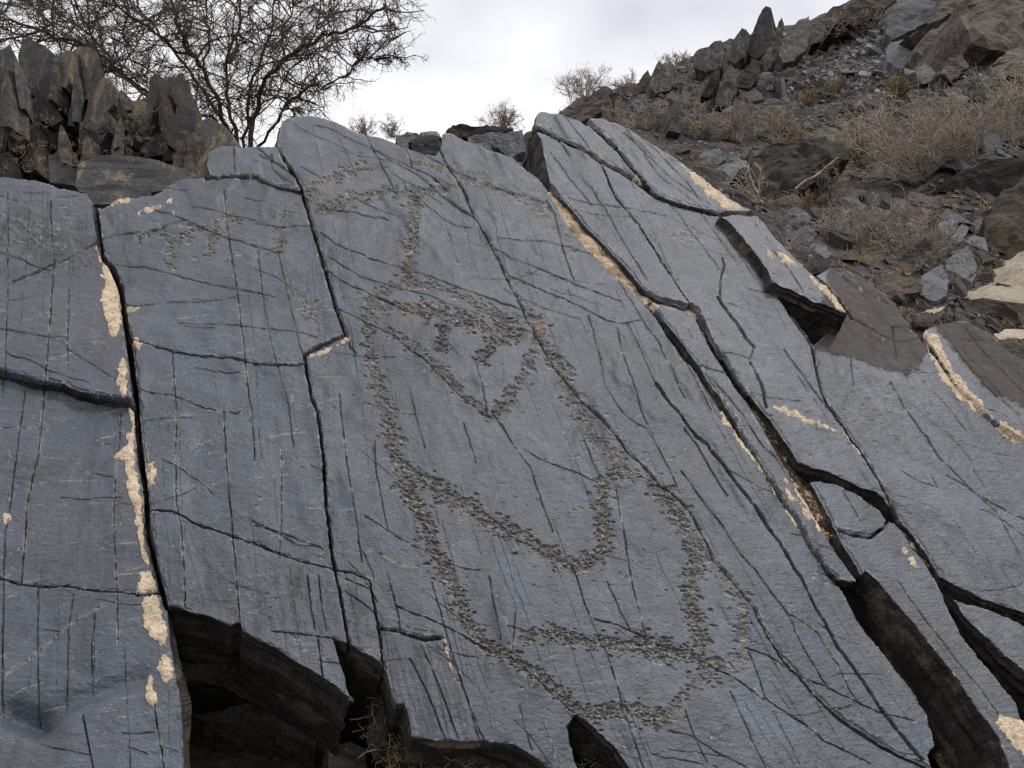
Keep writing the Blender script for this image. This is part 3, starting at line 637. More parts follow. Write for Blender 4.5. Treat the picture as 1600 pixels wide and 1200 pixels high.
# ------------------------------------------------------------------ pecked lines of the engraving
STROKES = [
 (15,1.0,[(476,300),(500,288),(540,274),(575,264),(605,258)]),(17,1.05,[(495,338),(520,326),(550,314),(580,306),(640,302),(700,294)]),
 (20,.55,[(430,392),(432,370),(440,345),(455,328),(470,318)]),(14,.8,[(440,375),(425,400)]),
 (15,.7,[(700,262),(740,270),(790,295),(830,312),(860,322)]),(13,.5,[(830,318),(865,345),(890,372),(905,400)]),(14,.8,[(640,258),(690,262),(740,285),(800,305)]),
 (24,1.05,[(646,308),(645,340),(643,380),(637,410),(640,448)]),(16,.9,[(640,444),(690,450),(725,465),(755,482),(785,492),(815,505)]),(14,.8,[(635,446),(605,455),(582,462)]),
 (20,1.0,[(590,478),(615,482),(650,486)]),(26,1.3,[(650,484),(690,496),(735,506),(780,512),(815,522)]),(20,1.4,[(690,510),(692,535),(686,552)]),(21,1.3,[(800,522),(775,538),(760,548),(752,570)]),
 (20,1.0,[(826,492),(845,498),(847,512),(835,528)]),
 (24,.9,[(582,462),(575,490),(572,520),(578,550),(585,580)]),(26,.9,[(585,580),(597,615),(604,650),(612,690),(622,725),(632,750)]),
 (28,1.0,[(628,745),(645,775),(662,810),(672,845),(690,880),(712,915),(724,950),(735,985),(760,1015)]),
 (24,1.0,[(755,1008),(790,1025),(825,1050),(860,1075),(895,1100),(925,1115)]),
 (16,.9,[(600,515),(625,528),(650,548),(690,585),(730,622),(768,650)]),(17,1.0,[(768,650),(792,622),(815,590),(828,560),(835,545)]),
 (24,.9,[(845,530),(872,562),(888,590),(895,625),(915,650)]),(20,.8,[(915,655),(935,690),(958,710),(985,740),(1020,760)]),
 (26,1.0,[(1015,758),(1045,778),(1065,810),(1082,840)]),(30,1.0,[(1082,845),(1088,880),(1080,910),(1078,945),(1092,975),(1095,1010)]),
 (22,.65,[(1085,850),(1120,885),(1150,925),(1162,965),(1160,1010),(1145,1050)]),
 (26,1.0,[(628,735),(665,748),(700,772),(745,798),(785,822),(825,842)]),(24,1.0,[(825,842),(855,862),(890,880),(925,878),(945,855)]),
 (26,1.0,[(950,860),(942,820),(940,785),(945,755),(958,735),(985,738)]),
 (26,1.0,[(815,1002),(840,995),(875,990),(905,1000),(940,1003)]),(24,1.0,[(940,1000),(980,1008),(1020,1015),(1060,1030)]),(24,1.0,[(1000,992),(1040,1008),(1080,1025),(1130,1045)]),
 (30,1.0,[(930,1112),(965,1108),(1000,1112),(1035,1128)]),(24,.7,[(1035,1125),(1062,1098),(1082,1072),(1120,1052)]),
 (16,.8,[(215,368),(245,358),(280,366),(320,352),(352,345),(362,330)]),(16,.8,[(265,370),(268,395),(262,415)]),(17,.9,[(330,365),(328,385),(322,402)]),(15,.8,[(352,345),(366,338),(372,350)]),
 (18,.5,[(455,455),(480,470),(500,490),(470,500)]),
]
H0 = H.copy()
SID = np.full((NY, NX), -1, np.int16)
ang_p = np.cos(0.35), np.sin(0.35)
def pit(x, y, rx, ry, dep, an):
    sl = win(x - rx * 1.6, x + rx * 1.6, y - rx * 1.6, y + rx * 1.6)
    X, Y = PX[sl] - x, PY[sl] - y
    if not X.size: return
    c, s_ = math.cos(an), math.sin(an)
    u, v = (X * c + Y * s_) / rx, (-X * s_ + Y * c) / ry
    u = u + 0.5 * (vnoise(PX[sl] / 2.5, PY[sl] / 2.5, 51) - .5); v = v + 0.9 * (vnoise(PX[sl] / 2.5, PY[sl] / 2.5, 52) - .5)
    q = u * u + v * v
    # a chip: steep at its upper edge, running out below
    h = np.where(q < 1, np.maximum(1 - q, 0) ** .6 * (0.55 - 0.45 * v), 0)
    H[sl] = np.minimum(H[sl], H0[sl] - dep * h)
    PECK[sl] = np.maximum(PECK[sl], .8 * np.clip((1.1 - q) * 2.2, 0, 1))
    lip = np.clip(1 - np.abs(q - .75) / .5, 0, 1) * np.clip(v * 2.4 - .35, 0, 1)  # lower lip painted pale: fresh rock plus a highlight as if lit from above
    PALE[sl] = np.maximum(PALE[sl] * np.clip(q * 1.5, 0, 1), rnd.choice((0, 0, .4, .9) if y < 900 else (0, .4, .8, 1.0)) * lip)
for k, (w, st, pts) in enumerate(STROKES):
    P = np.asarray(pts, float)
    sl, D = line_field(np.c_[P, np.full(len(P), w * .74)], 14)
    near = np.clip(.55 - D / 9, 0, 1) * np.clip(2.0 * vnoise(PX[sl] / 8, PY[sl] / 5, 60 + k) + .05, 0, 1)
    PECK[sl] = np.maximum(PECK[sl], .95 * min(1, st) * near)
    H0[sl] -= 0.0022 * st * np.clip(-D / 6 + .3, 0, 1); H[sl] = np.minimum(H[sl], H0[sl])
    m = D < 2.5
    SID[sl] = np.where(m & (SID[sl] < 0), k, SID[sl])
    seg = np.diff(P, axis=0); Ls = np.hypot(seg[:, 0], seg[:, 1])
    n = int(Ls.sum() * w / 30 * st) + 6
    for q in range(n):
        j = rnd.choices(range(len(Ls)), Ls)[0]; t = rnd.random()
        g = rnd.gauss(0, .31) * w
        nx_, ny_ = -seg[j][1] / Ls[j], seg[j][0] / Ls[j]
        x, y = P[j] + seg[j] * t + np.array([nx_, ny_]) * g
        rx = rnd.uniform(2.0, 5.0) if rnd.random() < .85 else rnd.uniform(5, 10)
        pit(x, y, rx, rx * rnd.uniform(.34, .55), rnd.uniform(.0045, .009) * st, rnd.uniform(-.15, .5))
for k in range(520):             # stray chips
    x, y = rnd.uniform(380, 1300), rnd.uniform(280, 1200)
    rx = rnd.uniform(2, 5); pit(x, y, rx, rx * .55, rnd.uniform(.001, .003), rnd.uniform(-.2, .5))
for (cx, cy, sx_, sy_, n) in ((1070,365,26,10,26),(60,350,50,25,60),(110,395,40,25,50),(1350,650,60,45,50),(960,700,60,50,40),(330,380,60,30,40)):
    for q in range(n):
        rx = rnd.uniform(3, 7); pit(rnd.gauss(cx, sx_ * .6), rnd.gauss(cy, sy_ * .6), rx, rx * .4, rnd.uniform(.001, .003), rnd.uniform(-.2, .5))
PECK *= 0.92
# rusty and orange tints
for poly, amt in (([(1268,545),(1270,520),(1300,405),(1440,460),(1450,545),(1432,578),(1412,592),(1370,575),(1330,560)], .95), ([(1452,500),(1520,490),(1610,550),(1780,680),(1780,760),(1660,690),(1600,640),(1540,610),(1500,560)], 1.0),
                  ([(905,175),(960,178),(1010,225),(985,240),(945,205)], .35), ([(1375,905),(1400,905),(1470,985),(1560,1120),(1545,1120),(1430,985)], .38), ([(1120,330),(1180,332),(1240,420),(1205,440)], .15)):
    sl, D = poly_field(poly, 14); D = D + 5 * fbm(PX[sl] / 9, PY[sl] / 7, 4, 77); hard = amt > .9
    RUST[sl] = np.maximum(RUST[sl], amt * np.clip(.5 - D / (2.5 if hard else 14), 0, 1))
    if hard: H[sl] += .004 * np.clip(.5 - D / 3, 0, 1)
for (x, y, r, a) in ((844,508,15,.85),(640,484,30,.35),(505,290,22,.5),(345,350,14,.35),(950,840,8,.7),(935,240,16,.5),(965,262,12,.6),(487,535,12,.4),(1050,1125,20,.2),(500,1025,8,.7),(1415,940,12,.35)):
    sl = win(x - 2 * r, x + 2 * r, y - 2 * r, y + 2 * r); q = np.exp(-((PX[sl] - x) ** 2 + (PY[sl] - y) ** 2) / (r * .7) ** 2)
    ORANGE[sl] = np.maximum(ORANGE[sl], a * q * (vnoise(PX[sl] / 4, PY[sl] / 3, 71) > .42))

# pale sand crust lying on the slabs
CRUST = [
 [(160,405),(172,404),(178,412),(180,425),(184,440),(186,455),(188,470),(190,500),(189,512),(183,520),(178,527),(170,525),(168,510),(163,490),(157,470),(160,440),(158,420)],
 [(188,555),(195,556),(197,570),(199,600),(200,622),(190,628),(183,600),(184,580)],[(208,528),(215,527),(222,535),(217,545),(208,545)],[(217,611),(228,612),(232,618),(220,620)],
 [(198,684),(208,682),(212,720),(213,745),(218,765),(222,800),(226,860),(234,890),(240,900),(230,890),(222,875),(215,840),(208,800),(200,780),(196,750),(196,725),(182,725),(178,714),(188,705),(198,698)],
 [(230,729),(240,729),(244,745),(240,762),(232,765),(229,745)],[(218,900),(236,900),(243,915),(245,930),(235,933),(212,932)],
 [(222,937),(240,934),(250,945),(256,970),(261,995),(258,1010),(248,1013),(236,998),(228,990),(223,970)],[(250,1030),(260,1023),(268,1035),(270,1060),(264,1072),(252,1068),(247,1050)],
 [(230,1058),(238,1058),(240,1085),(246,1090),(240,1108),(232,1108),(228,1090)],[(163,622),(170,618),(185,628),(178,637),(165,632)],
 [(1124,640),(1131,645),(1140,664),(1155,686),(1160,695),(1152,692),(1138,675),(1126,660)],[(1163,702),(1172,700),(1182,717),(1194,735),(1206,757),(1200,755),(1185,738),(1168,718)],
 [(1205,634),(1225,635),(1240,643),(1262,655),(1285,663),(1302,668),(1306,674),(1285,672),(1260,662),(1240,652),(1215,642)],[(1312,658),(1320,668),(1328,686),(1340,700),(1350,714),(1343,712),(1330,697),(1320,680)],
 [(1062,254),(1085,267),(1110,287),(1140,307),(1164,322),(1160,328),(1138,327),(1108,305),(1082,278)],[(1265,430),(1280,438),(1298,460),(1320,488),(1320,494),(1305,490),(1290,465),(1268,442)],
 [(1212,390),(1225,393),(1243,408),(1246,418),(1232,418),(1222,408)],[(1196,385),(1204,393),(1206,402),(1200,398)],[(1562,1115),(1600,1125),(1700,1150),(1700,1230),(1600,1182),(1570,1150),(1555,1130)],
 [(691,998),(697,1003),(705,1040),(713,1066),(708,1062),(699,1030)],[(160,310),(175,304),(208,302),(208,309),(190,313),(165,318)],[(212,324),(245,316),(272,306),(270,312),(240,323),(214,328)],
 [(197,478),(216,480),(205,486),(198,485)],[(4,800),(14,799),(18,808),(8,815),(2,812)],[(1312,845),(1322,862),(1332,878),(1342,900),(1334,894),(1318,868)],[(990,262),(1000,272),(1010,290),(1003,288),(993,275)],
 [(1441,520),(1464,517),(1472,545),(1484,575),(1503,605),(1530,636),(1522,644),(1495,620),(1468,592),(1452,560)],[(1560,655),(1600,680),(1640,705),(1600,692),(1562,668)],[(1490,585),(1500,590),(1530,628),(1545,645),(1532,640),(1505,612)],
 [(1194,652),(1206,668),(1218,702),(1228,725),(1215,712),(1200,680)],[(1236,742),(1250,770),(1272,802),(1292,838),(1282,832),(1258,796),(1238,762)],[(1194,738),(1206,752),(1218,775),(1208,772)],[(1222,785),(1240,806),(1252,832),(1240,822),(1228,800)],
 [(150,376),(160,398),(157,408),(150,392)],[(202,640),(210,648),(212,682),(205,684)],[(243,868),(250,896),(254,930),(247,905)],[(868,300),(884,322),(902,352),(918,372),(905,364),(885,335)],[(948,404),(968,418),(984,432),(996,452),(978,442),(955,420)],[(1000,462),(1030,478),(1048,484),(1020,480)],
 [(1150,686),(1164,700),(1176,716),(1186,732),(1172,720),(1158,702)],[(1408,850),(1425,868),(1442,890),(1430,886),(1412,866)],[(478,560),(500,549),(528,535),(537,526),(543,530),(528,541),(505,553),(484,563)],[(1228,760),(1240,775),(1246,783),(1236,782),(1226,770)],[(1250,785),(1262,800),(1270,812),(1262,812),(1250,798)],[(1226,745),(1232,750),(1228,758),(1222,752)],
]
CID = np.full((NY, NX), -1, np.int16); CRH = np.zeros((NY, NX))
for k, p in enumerate(CRUST):
    sl, D = poly_field(p, 12)
    D = D + 5.0 * fbm(PX[sl] / 6, PY[sl] / 6, 4, 81) + .4 + 9 * np.clip(vnoise(PX[sl] / 9, PY[sl] / 7, 82) - .72, 0, 1)
    m = D < 0
    CID[sl] = np.where(m, k, CID[sl])
    CRH[sl] = np.where(m, .0012 + .0022 * np.clip(-D / 6, 0, 1) + .0008 * vnoise(PX[sl] / 3, PY[sl] / 3, 83), CRH[sl])

# chipped margins of every slab
H -= 0.004 * np.clip(1 - edge_d / (.8 + 6 * vnoise(PX / 9, PY / 9, 91) ** 3), 0, 1)
PALE = np.maximum(PALE, .55 * np.clip(1 - np.abs(edge_d - 1.5) / 1.5, 0, 1) * (vnoise(PX / 10, PY / 10, 92) > .66))

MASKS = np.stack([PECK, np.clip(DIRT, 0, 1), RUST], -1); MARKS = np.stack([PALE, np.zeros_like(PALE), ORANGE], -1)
cell = slab_lab[:-1, :-1].copy()
for q in (slab_lab[1:, :-1], slab_lab[:-1, 1:], slab_lab[1:, 1:]):
    cell[q < 0] = -1
# the broken outlines run smoothly through the samples
QX, QY = PX.copy(), PY.copy()
hb = np.zeros((NY, NX - 1), bool); vb = np.zeros((NY - 1, NX), bool)       # outline edges between samples
hb[1:-1] = cell[1:] != cell[:-1]; vb[:, 1:-1] = cell[:, 1:] != cell[:, :-1]
nb_ = np.zeros((NY, NX)); nb_[:, :-1] += hb; nb_[:, 1:] += hb; nb_[:-1] += vb; nb_[1:] += vb
for it in range(4):
    for A_ in (QX, QY):
        sm = np.zeros((NY, NX)); sm[:, :-1] += hb * A_[:, 1:]; sm[:, 1:] += hb * A_[:, :-1]; sm[:-1] += vb * A_[1:]; sm[1:] += vb * A_[:-1]
        m = nb_ == 2; A_[m] = .45 * A_[m] + .55 * sm[m] / 2
def grid_points(k, sel_i, sel_j, extra=0.0):
    h0 = SLABS[k][1]
    if isinstance(h0, tuple):
        (xa, ya, ha), (xb, yb, hb) = h0
        ua, ub = [(on_rock(x, y, 0) - CAM) @ U_DIR for x, y in ((xa, ya), (xb, yb))]
        h0 = ha + (hb - ha) * np.clip((UU[sel_i, sel_j] - ua) / (ub - ua), -.5, 1)
    return on_rock(QX[sel_i, sel_j], QY[sel_i, sel_j], h0) + N_DIR * (H[sel_i, sel_j] + extra)[..., None]
def cells_mesh(name, mask, k, mat, origin, extra=None, skirt=None, side_only=False):
    ii, jj = np.nonzero(mask)
    idx = np.full((NY, NX), -1, np.int64)
    c = [(ii, jj), (ii + 1, jj), (ii + 1, jj + 1), (ii, jj + 1)]
    for a, b in c: idx[a, b] = 0
    vi, vj = np.nonzero(idx == 0); idx[vi, vj] = np.arange(len(vi))
    V = grid_points(k, vi, vj, 0.0 if extra is None else extra[vi, vj])
    faces = [np.stack([idx[a, b] for a, b in c], 1)]
    ms, mk = MASKS[vi, vj], MARKS[vi, vj]
    hh = H[vi, vj]
    if skirt:
        m = np.pad(mask, 1)
        C = m[1:-1, 1:-1]
        ed = []
        for nb, (p0, p1) in ((m[1:-1, :-2], ((0, 0), (1, 0))), (m[2:, 1:-1], ((1, 0), (1, 1))), (m[1:-1, 2:], ((1, 1), (0, 1))), (m[:-2, 1:-1], ((0, 1), (0, 0)))):
            bi, bj = np.nonzero(C & ~nb)
            ed.append(np.stack([idx[bi + p0[0], bj + p0[1]], idx[bi + p1[0], bj + p1[1]]], 1))
        ed = np.concatenate(ed)
        bv = np.unique(ed); loc = np.full(len(V), -1); loc[bv] = np.arange(len(bv))
        bu, bw = US[vi[bv], vj[bv]], UU[vi[bv], vj[bv]]
        prev = bv; base = V[bv]; off = len(V)
        Vs, mss, mks, hs = [V], [ms], [mk], [hh]
        for r, f in enumerate(skirt):
            lay = vnoise(np.full(len(bv), r * 7.3) + bu * 3, bw * 3, 101 + r) - .5
            jag = fbm(bu * 16 + r, bw * 16, 2, 111 + r)
            Q = base - N_DIR * f + S_DIR * ((.004 * jag + .009 * lay + .022 * min(1, f / .05) * fbm(bu * 5, bw * 5 + f * 9, 2, 117)) * min(1, f / .02))[:, None] + U_DIR * ((.005 * fbm(bu * 16, bw * 16 + 9 * r, 2, 121 + r) + .009 * lay + .022 * min(1, f / .05) * fbm(bu * 5 + 7, bw * 5 + f * 9, 2, 118)) * min(1, f / .02))[:, None]
            new = off + np.arange(len(bv)); off += len(bv)
            a, b = ed[:, 0], ed[:, 1]
            pa, pb = (a, b) if r == 0 else (prev[loc[a]], prev[loc[b]])
            faces.append(np.stack([pb, pa, new[loc[a]], new[loc[b]]], 1))
            prev = new; Vs.append(Q)
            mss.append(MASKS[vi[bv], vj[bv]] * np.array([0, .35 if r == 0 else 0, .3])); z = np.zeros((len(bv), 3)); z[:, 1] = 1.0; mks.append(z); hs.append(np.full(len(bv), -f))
        V = np.concatenate(Vs); ms = np.concatenate(mss); mk = np.concatenate(mks); hh = np.concatenate(hs)
        fs = np.concatenate(faces[1:] if side_only else faces); used, inv = np.unique(fs, return_inverse=True)   # the side walls alone
        faces = [inv.reshape(fs.shape)]; V, ms, mk = V[used], ms[used], mk[used]
    pl = np.stack([(V - CAM) @ S_DIR, (V - CAM) @ U_DIR, plane_h(V)], -1)
    return mesh_np(name, V - origin, faces, mat, False, dict(pl=('FLOAT_VECTOR', pl), masks=('FLOAT_VECTOR', ms), marks=('FLOAT_VECTOR', mk)))

GRP = "slate slabs of the engraved rock face"
SK = (0.002, 0.008, 0.015, 0.024, 0.036, 0.05, 0.07, 0.1, 0.14, 0.2, 0.30, 0.42)
for k, (sd, h0, tl, text) in enumerate(SLABS):
    m = cell == k
    if m.sum() < 50 or not text: continue
    org = on_rock(sd[0], sd[1], 0.0)
    eng = m & (SID[:-1, :-1] >= 0)
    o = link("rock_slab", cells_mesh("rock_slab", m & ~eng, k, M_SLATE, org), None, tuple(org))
    tag(o, text, "rock slab", GRP)
    # the broken sides of the slab
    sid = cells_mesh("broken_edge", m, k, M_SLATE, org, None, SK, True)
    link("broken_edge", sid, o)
    for s_ in np.unique(SID[:-1, :-1][eng]):
        mm = eng & (SID[:-1, :-1] == s_)
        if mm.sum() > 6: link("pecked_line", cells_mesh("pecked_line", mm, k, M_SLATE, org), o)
    for c_ in np.unique(CID[:-1, :-1][m]):
        if c_ < 0: continue
        mm = m & (CID[:-1, :-1] == c_)
        if mm.sum() > 25: link("sand_crust", cells_mesh("sand_crust", mm, k, M_SAND, org, CRH, (0.004,)), o)

# ------------------------------------------------------------------ soil and sand in the joints, dark rock under the slabs
q4 = 3
fx_, fy_ = PX[::q4, ::q4], PY[::q4, ::q4]
DEP = np.full((NY, NX), 0.26); SAND = np.zeros((NY, NX)); MOSS = np.zeros((NY, NX))
def fill_line(key, depth, sand, moss=0.0, wid=16):
    P = np.asarray(GAPS[key], float)
    sl, D = line_field(P, wid + 6)
    t = np.clip(1.5 - D / wid, 0, 1)
    DEP[sl] = DEP[sl] * (1 - t) + depth * t; SAND[sl] = np.maximum(SAND[sl], sand * t); MOSS[sl] = np.maximum(MOSS[sl], moss * t)
fill_line('C', .010, .66); fill_line('C_low', .016, .40, .6); fill_line('C2', .016, .45, .7); fill_line('C3', .014, .62); fill_line('T1', .03, .4); fill_line('K3', .062, .5, .8)
fill_line('R3', .056, .8); fill_line('K2', .07, .3); fill_line('A', .16, .1)
for nm, dp, sa, mo in (('cavity', .66, 0, 0), ('notch', .30, 0, .5), ('trench', .13, .12, .95), ('chasm', .14, 0, .5), ('upper_gap', .015, .5, .5), ('overhang', .40, 0, 0), ('step', .10, 0, 0), ('lip', .12, 0, .2)):
    sl, D = poly_field(HOLES[nm], 30); t = np.clip(.6 - D / 24, 0, 1)
    DEP[sl] = DEP[sl] * (1 - t) + dp * t; MOSS[sl] = np.maximum(MOSS[sl], mo * t); SAND[sl] = np.maximum(SAND[sl] * (1 - t), sa * t)
DEP -= np.clip(DEP * .35, .008, .028) * fbm(US * 9, UU * 9, 5, 131) + np.clip(DEP * .3, .003, .008) * fbm(US * 60, UU * 60, 3, 132)
fm = free[::q4, ::q4].copy()
sl, D = poly_field(OUT, 20); ins = np.zeros((NY, NX), bool); ins[sl] = D < -4
fm = ins[::q4, ::q4]
FV = on_rock(fx_, fy_, -DEP[::q4, ::q4])
cc = fm[:-1, :-1] & fm[1:, :-1] & fm[:-1, 1:] & fm[1:, 1:]
ii, jj = np.nonzero(cc); nxf = fx_.shape[1]; vid = np.arange(fx_.size).reshape(fx_.shape)
fq = np.stack([vid[ii, jj], vid[ii + 1, jj], vid[ii + 1, jj + 1], vid[ii, jj + 1]], 1)
fmask = np.stack([SAND[::q4, ::q4], MOSS[::q4, ::q4], np.zeros(fx_.shape)], -1)
o = link("crack_soil", mesh_np("crack_soil", FV.reshape(-1, 3), fq, M_FILL, False, dict(masks=('FLOAT_VECTOR', fmask.reshape(-1, 3)))))
tag(o, kind='structure')

# ================================================================== HILLSIDE
RIDGE = [(-900,420),(-300,330),(0,330),(300,322),(560,250),(640,224),(700,222),(800,232),(870,186),(900,164),(960,146),(1010,128),(1060,102),(1100,80),(1160,58),(1200,44),(1260,36),(1300,20),(1330,2),(1370,-16),(1450,-80),(1600,-160),(1800,-250),(2400,-420)]
FOOT = [(-900,440),(-300,345),(0,338),(300,325),(400,290),(800,262),(960,300),(1100,350),(1200,420),(1300,480),(1420,540),(1500,560),(1600,600),(1800,700),(2400,900)]
RD = [(-900,9),(0,9),(560,10),(800,11),(870,15),(960,20),(1100,25),(1200,28),(1330,31),(1600,34),(2400,34)]
def _azel(t):
    d = rays(np.array([p[0] for p in t]), np.array([p[1] for p in t]))
    return np.arctan2(d[:, 0], d[:, 1]), d[:, 2] / np.hypot(d[:, 0], d[:, 1])
RA, RT = _azel(RIDGE); FA, FT = _azel(FOOT)
RDA = np.arctan2((np.array([p[0] for p in RD]) - 800) / F, 0.98); RDV = np.array([p[1] for p in RD], float)
def ridge_at(az): return np.interp(az, RDA, RDV)
def hill_z(x, y, rough=True):
    r = np.hypot(x, y) + 1e-6; az = np.arctan2(x, y)
    rr = ridge_at(az); rf = 4.2
    zf = CAM[2] + rf * np.interp(az, FA, FT); zr = CAM[2] + rr * np.interp(az, RA, RT)
    t = (r - rf) / (rr - rf)
    z = np.where(t < 1, zf + (zr - zf) * np.clip(t, -.25, 1), zr - (r - rr) * 0.45)
    z = np.maximum(z - np.clip(4.2 - r, 0, 2) * .5, 0.0)
    # under the outcrop the bank follows the rock face
    pz = CAM[2] + (-D_PERP - x * N_DIR[0] - y * N_DIR[1]) / N_DIR[2]
    z = np.minimum(z, pz - 0.95)
    side = np.clip((2.0 - np.abs(az)) / 0.8, 0, 1)
    z = np.maximum(z * side, 0.0)
    if rough:
        amp = np.clip((r - 3.6) / 3, 0, 1) * np.clip(z, 0, 1)
        rd = 1 - np.abs(fbm(x * .55 + 3, y * .55 + z * .3, 4, 201))
        z = z + amp * (np.clip(r / 14, .25, 1) * (0.75 * (rd - .8) + .35 * fbm(x * .9, y * .9 + z * .5, 4, 205)) + .05 * fbm(x * 6, y * 6, 3, 207)) * np.where(t > .93, .5, 1)
    return z
az = np.concatenate([np.linspace(-math.pi, -.75, 40)[:-1], np.linspace(-.75, .85, 560), np.linspace(.85, math.pi, 40)[1:]])
rr_ = np.concatenate([np.linspace(.3, 3.5, 16), np.geomspace(3.6, 40, 330), np.geomspace(42, 900, 30)])
AZ, RRR = np.meshgrid(az, rr_)
X, Y = RRR * np.sin(AZ), RRR * np.cos(AZ); Z = hill_z(X, Y)
vid = np.arange(X.size).reshape(X.shape)
fq = np.stack([vid[:-1, :-1], vid[:-1, 1:], vid[1:, 1:], vid[1:, :-1]], -1).reshape(-1, 4)
o = link("hillside", mesh_np("hillside", np.stack([X, Y, Z], -1).reshape(-1, 3), fq, M_HILL, False)); tag(o, kind='structure')

_rr = np.concatenate([np.linspace(3.7, 8, 90), np.linspace(8.05, 42, 230)])
_HC = {}
def hit(px, py):
    """first point of the hillside along a line of sight"""
    key = (round(float(px)), round(float(py)))
    if key not in _HC: _HC[key] = _hit(*key)
    return _HC[key]
def _hit(px, py):
    d = rays(px, py); d = d / np.hypot(d[0], d[1])
    z = hill_z(d[0] * _rr, d[1] * _rr); k = np.flatnonzero(z > CAM[2] + d[2] * _rr)
    if len(k):
        q = k[0]; g = z - CAM[2] - d[2] * _rr
        r = _rr[q] if q == 0 else _rr[q] - (_rr[q] - _rr[q - 1]) * g[q] / (g[q] - g[q - 1])
    else: r = float(ridge_at(math.atan2(d[0], d[1])))
    return CAM + d * r, r
def px_m(r): return r / F

# ------------------------------------------------------------------ single rocks
def unit(v): v = np.asarray(v, float); return v / np.linalg.norm(v)
def rock_poly(name, poly, dist, nrm, thick, mat, label, cat, group=None, seed=0, rough=.02, bulge=.02, slope=.15, lam=5):
    """a rock whose face has the given outline, lying in its own plane, with real thickness and layered sides"""
    P = np.asarray(poly, float); c2 = P.mean(0)
    c = at(c2[0], c2[1], dist); n = unit(nrm)
    d = rays(P[:, 0], P[:, 1]); t = ((c - CAM) @ n) / (d @ n)
    W = CAM + d * t[:, None]
    rs = np.random.RandomState(seed + 7)
    sc = np.linalg.norm(W - c, axis=1).mean()
    ring = []
    for k in range(len(W)):
        a, b = W[k], W[(k + 1) % len(W)]
        m = max(2, int(np.linalg.norm(b - a) / sc * 7))
        for q in range(m): ring.append(a + (b - a) * q / m)
    ring = np.array(ring); N = len(ring)
    e1 = unit(np.cross(n, [0, 0, 1.0]) if abs(n[2]) < .95 else np.cross(n, [1.0, 0, 0])); e2 = np.cross(n, e1)
    def nz(q, s, f): return fbm((q - c) @ e1 / sc * f + 5 + s, (q - c) @ e2 / sc * f + 9 + s, 4, seed % 97 + s)
    ring = ring + (e1 * nz(ring, 1, 5)[:, None] + e2 * nz(ring, 2, 5)[:, None]) * rough * sc * 3
    rows = []
    cc = ring.mean(0)
    soft = sum(np.roll(ring, k, 0) for k in range(-(N // 6), N // 6 + 1)) / (2 * (N // 6) + 1)
    for f in (.0, .14, .28, .42, .56, .7, .82, .92):
        q = cc + ((soft * (1 - f) + ring * f) - cc) * f if f else cc[None]
        led = np.tanh(6 * nz(q, 6, 1.3)) * 1.2
        q = q + n * ((bulge * (1 - f) + rough * (2.0 * nz(q, 3, 2.2) + 1.3 * nz(q, 4, 6) + led * (1 - f ** 3))) * sc)[:, None]
        rows.append(q)
    rows.append(ring + n * (rough * 1.2 * nz(ring, 3, 2.2) * sc)[:, None])
    for k in range(1, lam + 1):
        f = k / lam; j = rs.uniform(-.03, .03)
        rows.append(cc + (ring - cc) * (1 + slope * f + j) - n * (thick * f) + (e1 * nz(ring, 10 + k, 5)[:, None] + e2 * nz(ring, 20 + k, 5)[:, None]) * rough * 1.6 * sc)
    V = np.concatenate(rows); tri, qd = [], []
    o1 = 1
    for k in range(N): tri.append((0, o1 + k, o1 + (k + 1) % N))
    for r in range(len(rows) - 2):
        s0 = 1 + r * N
        for k in range(N):
            a, b = s0 + k, s0 + (k + 1) % N; qd.append((a, a + N, b + N, b))
    last = 1 + (len(rows) - 2) * N
    V = np.vstack([V, V[last:last + N].mean(0)])
    for k in range(N): tri.append((len(V) - 1, last + (k + 1) % N, last + k))
    area = sum((P[k][0] * P[(k + 1) % len(P)][1] - P[(k + 1) % len(P)][0] * P[k][1]) for k in range(len(P)))
    tri, qd = np.array(tri), np.array(qd)
    if area > 0: tri, qd = tri[:, ::-1], qd[:, ::-1]
    o = link(name, mesh_np(name, V - c, [tri, qd], mat), None, tuple(c))
    return tag(o, label, cat, group)
def depth_at(px, py):
    p, r = hit(px, py); return float((p - CAM) @ np.array([0, cp, sp]))
TOCAM = np.array([0, -1, .25])
rs0 = random.Random(5)

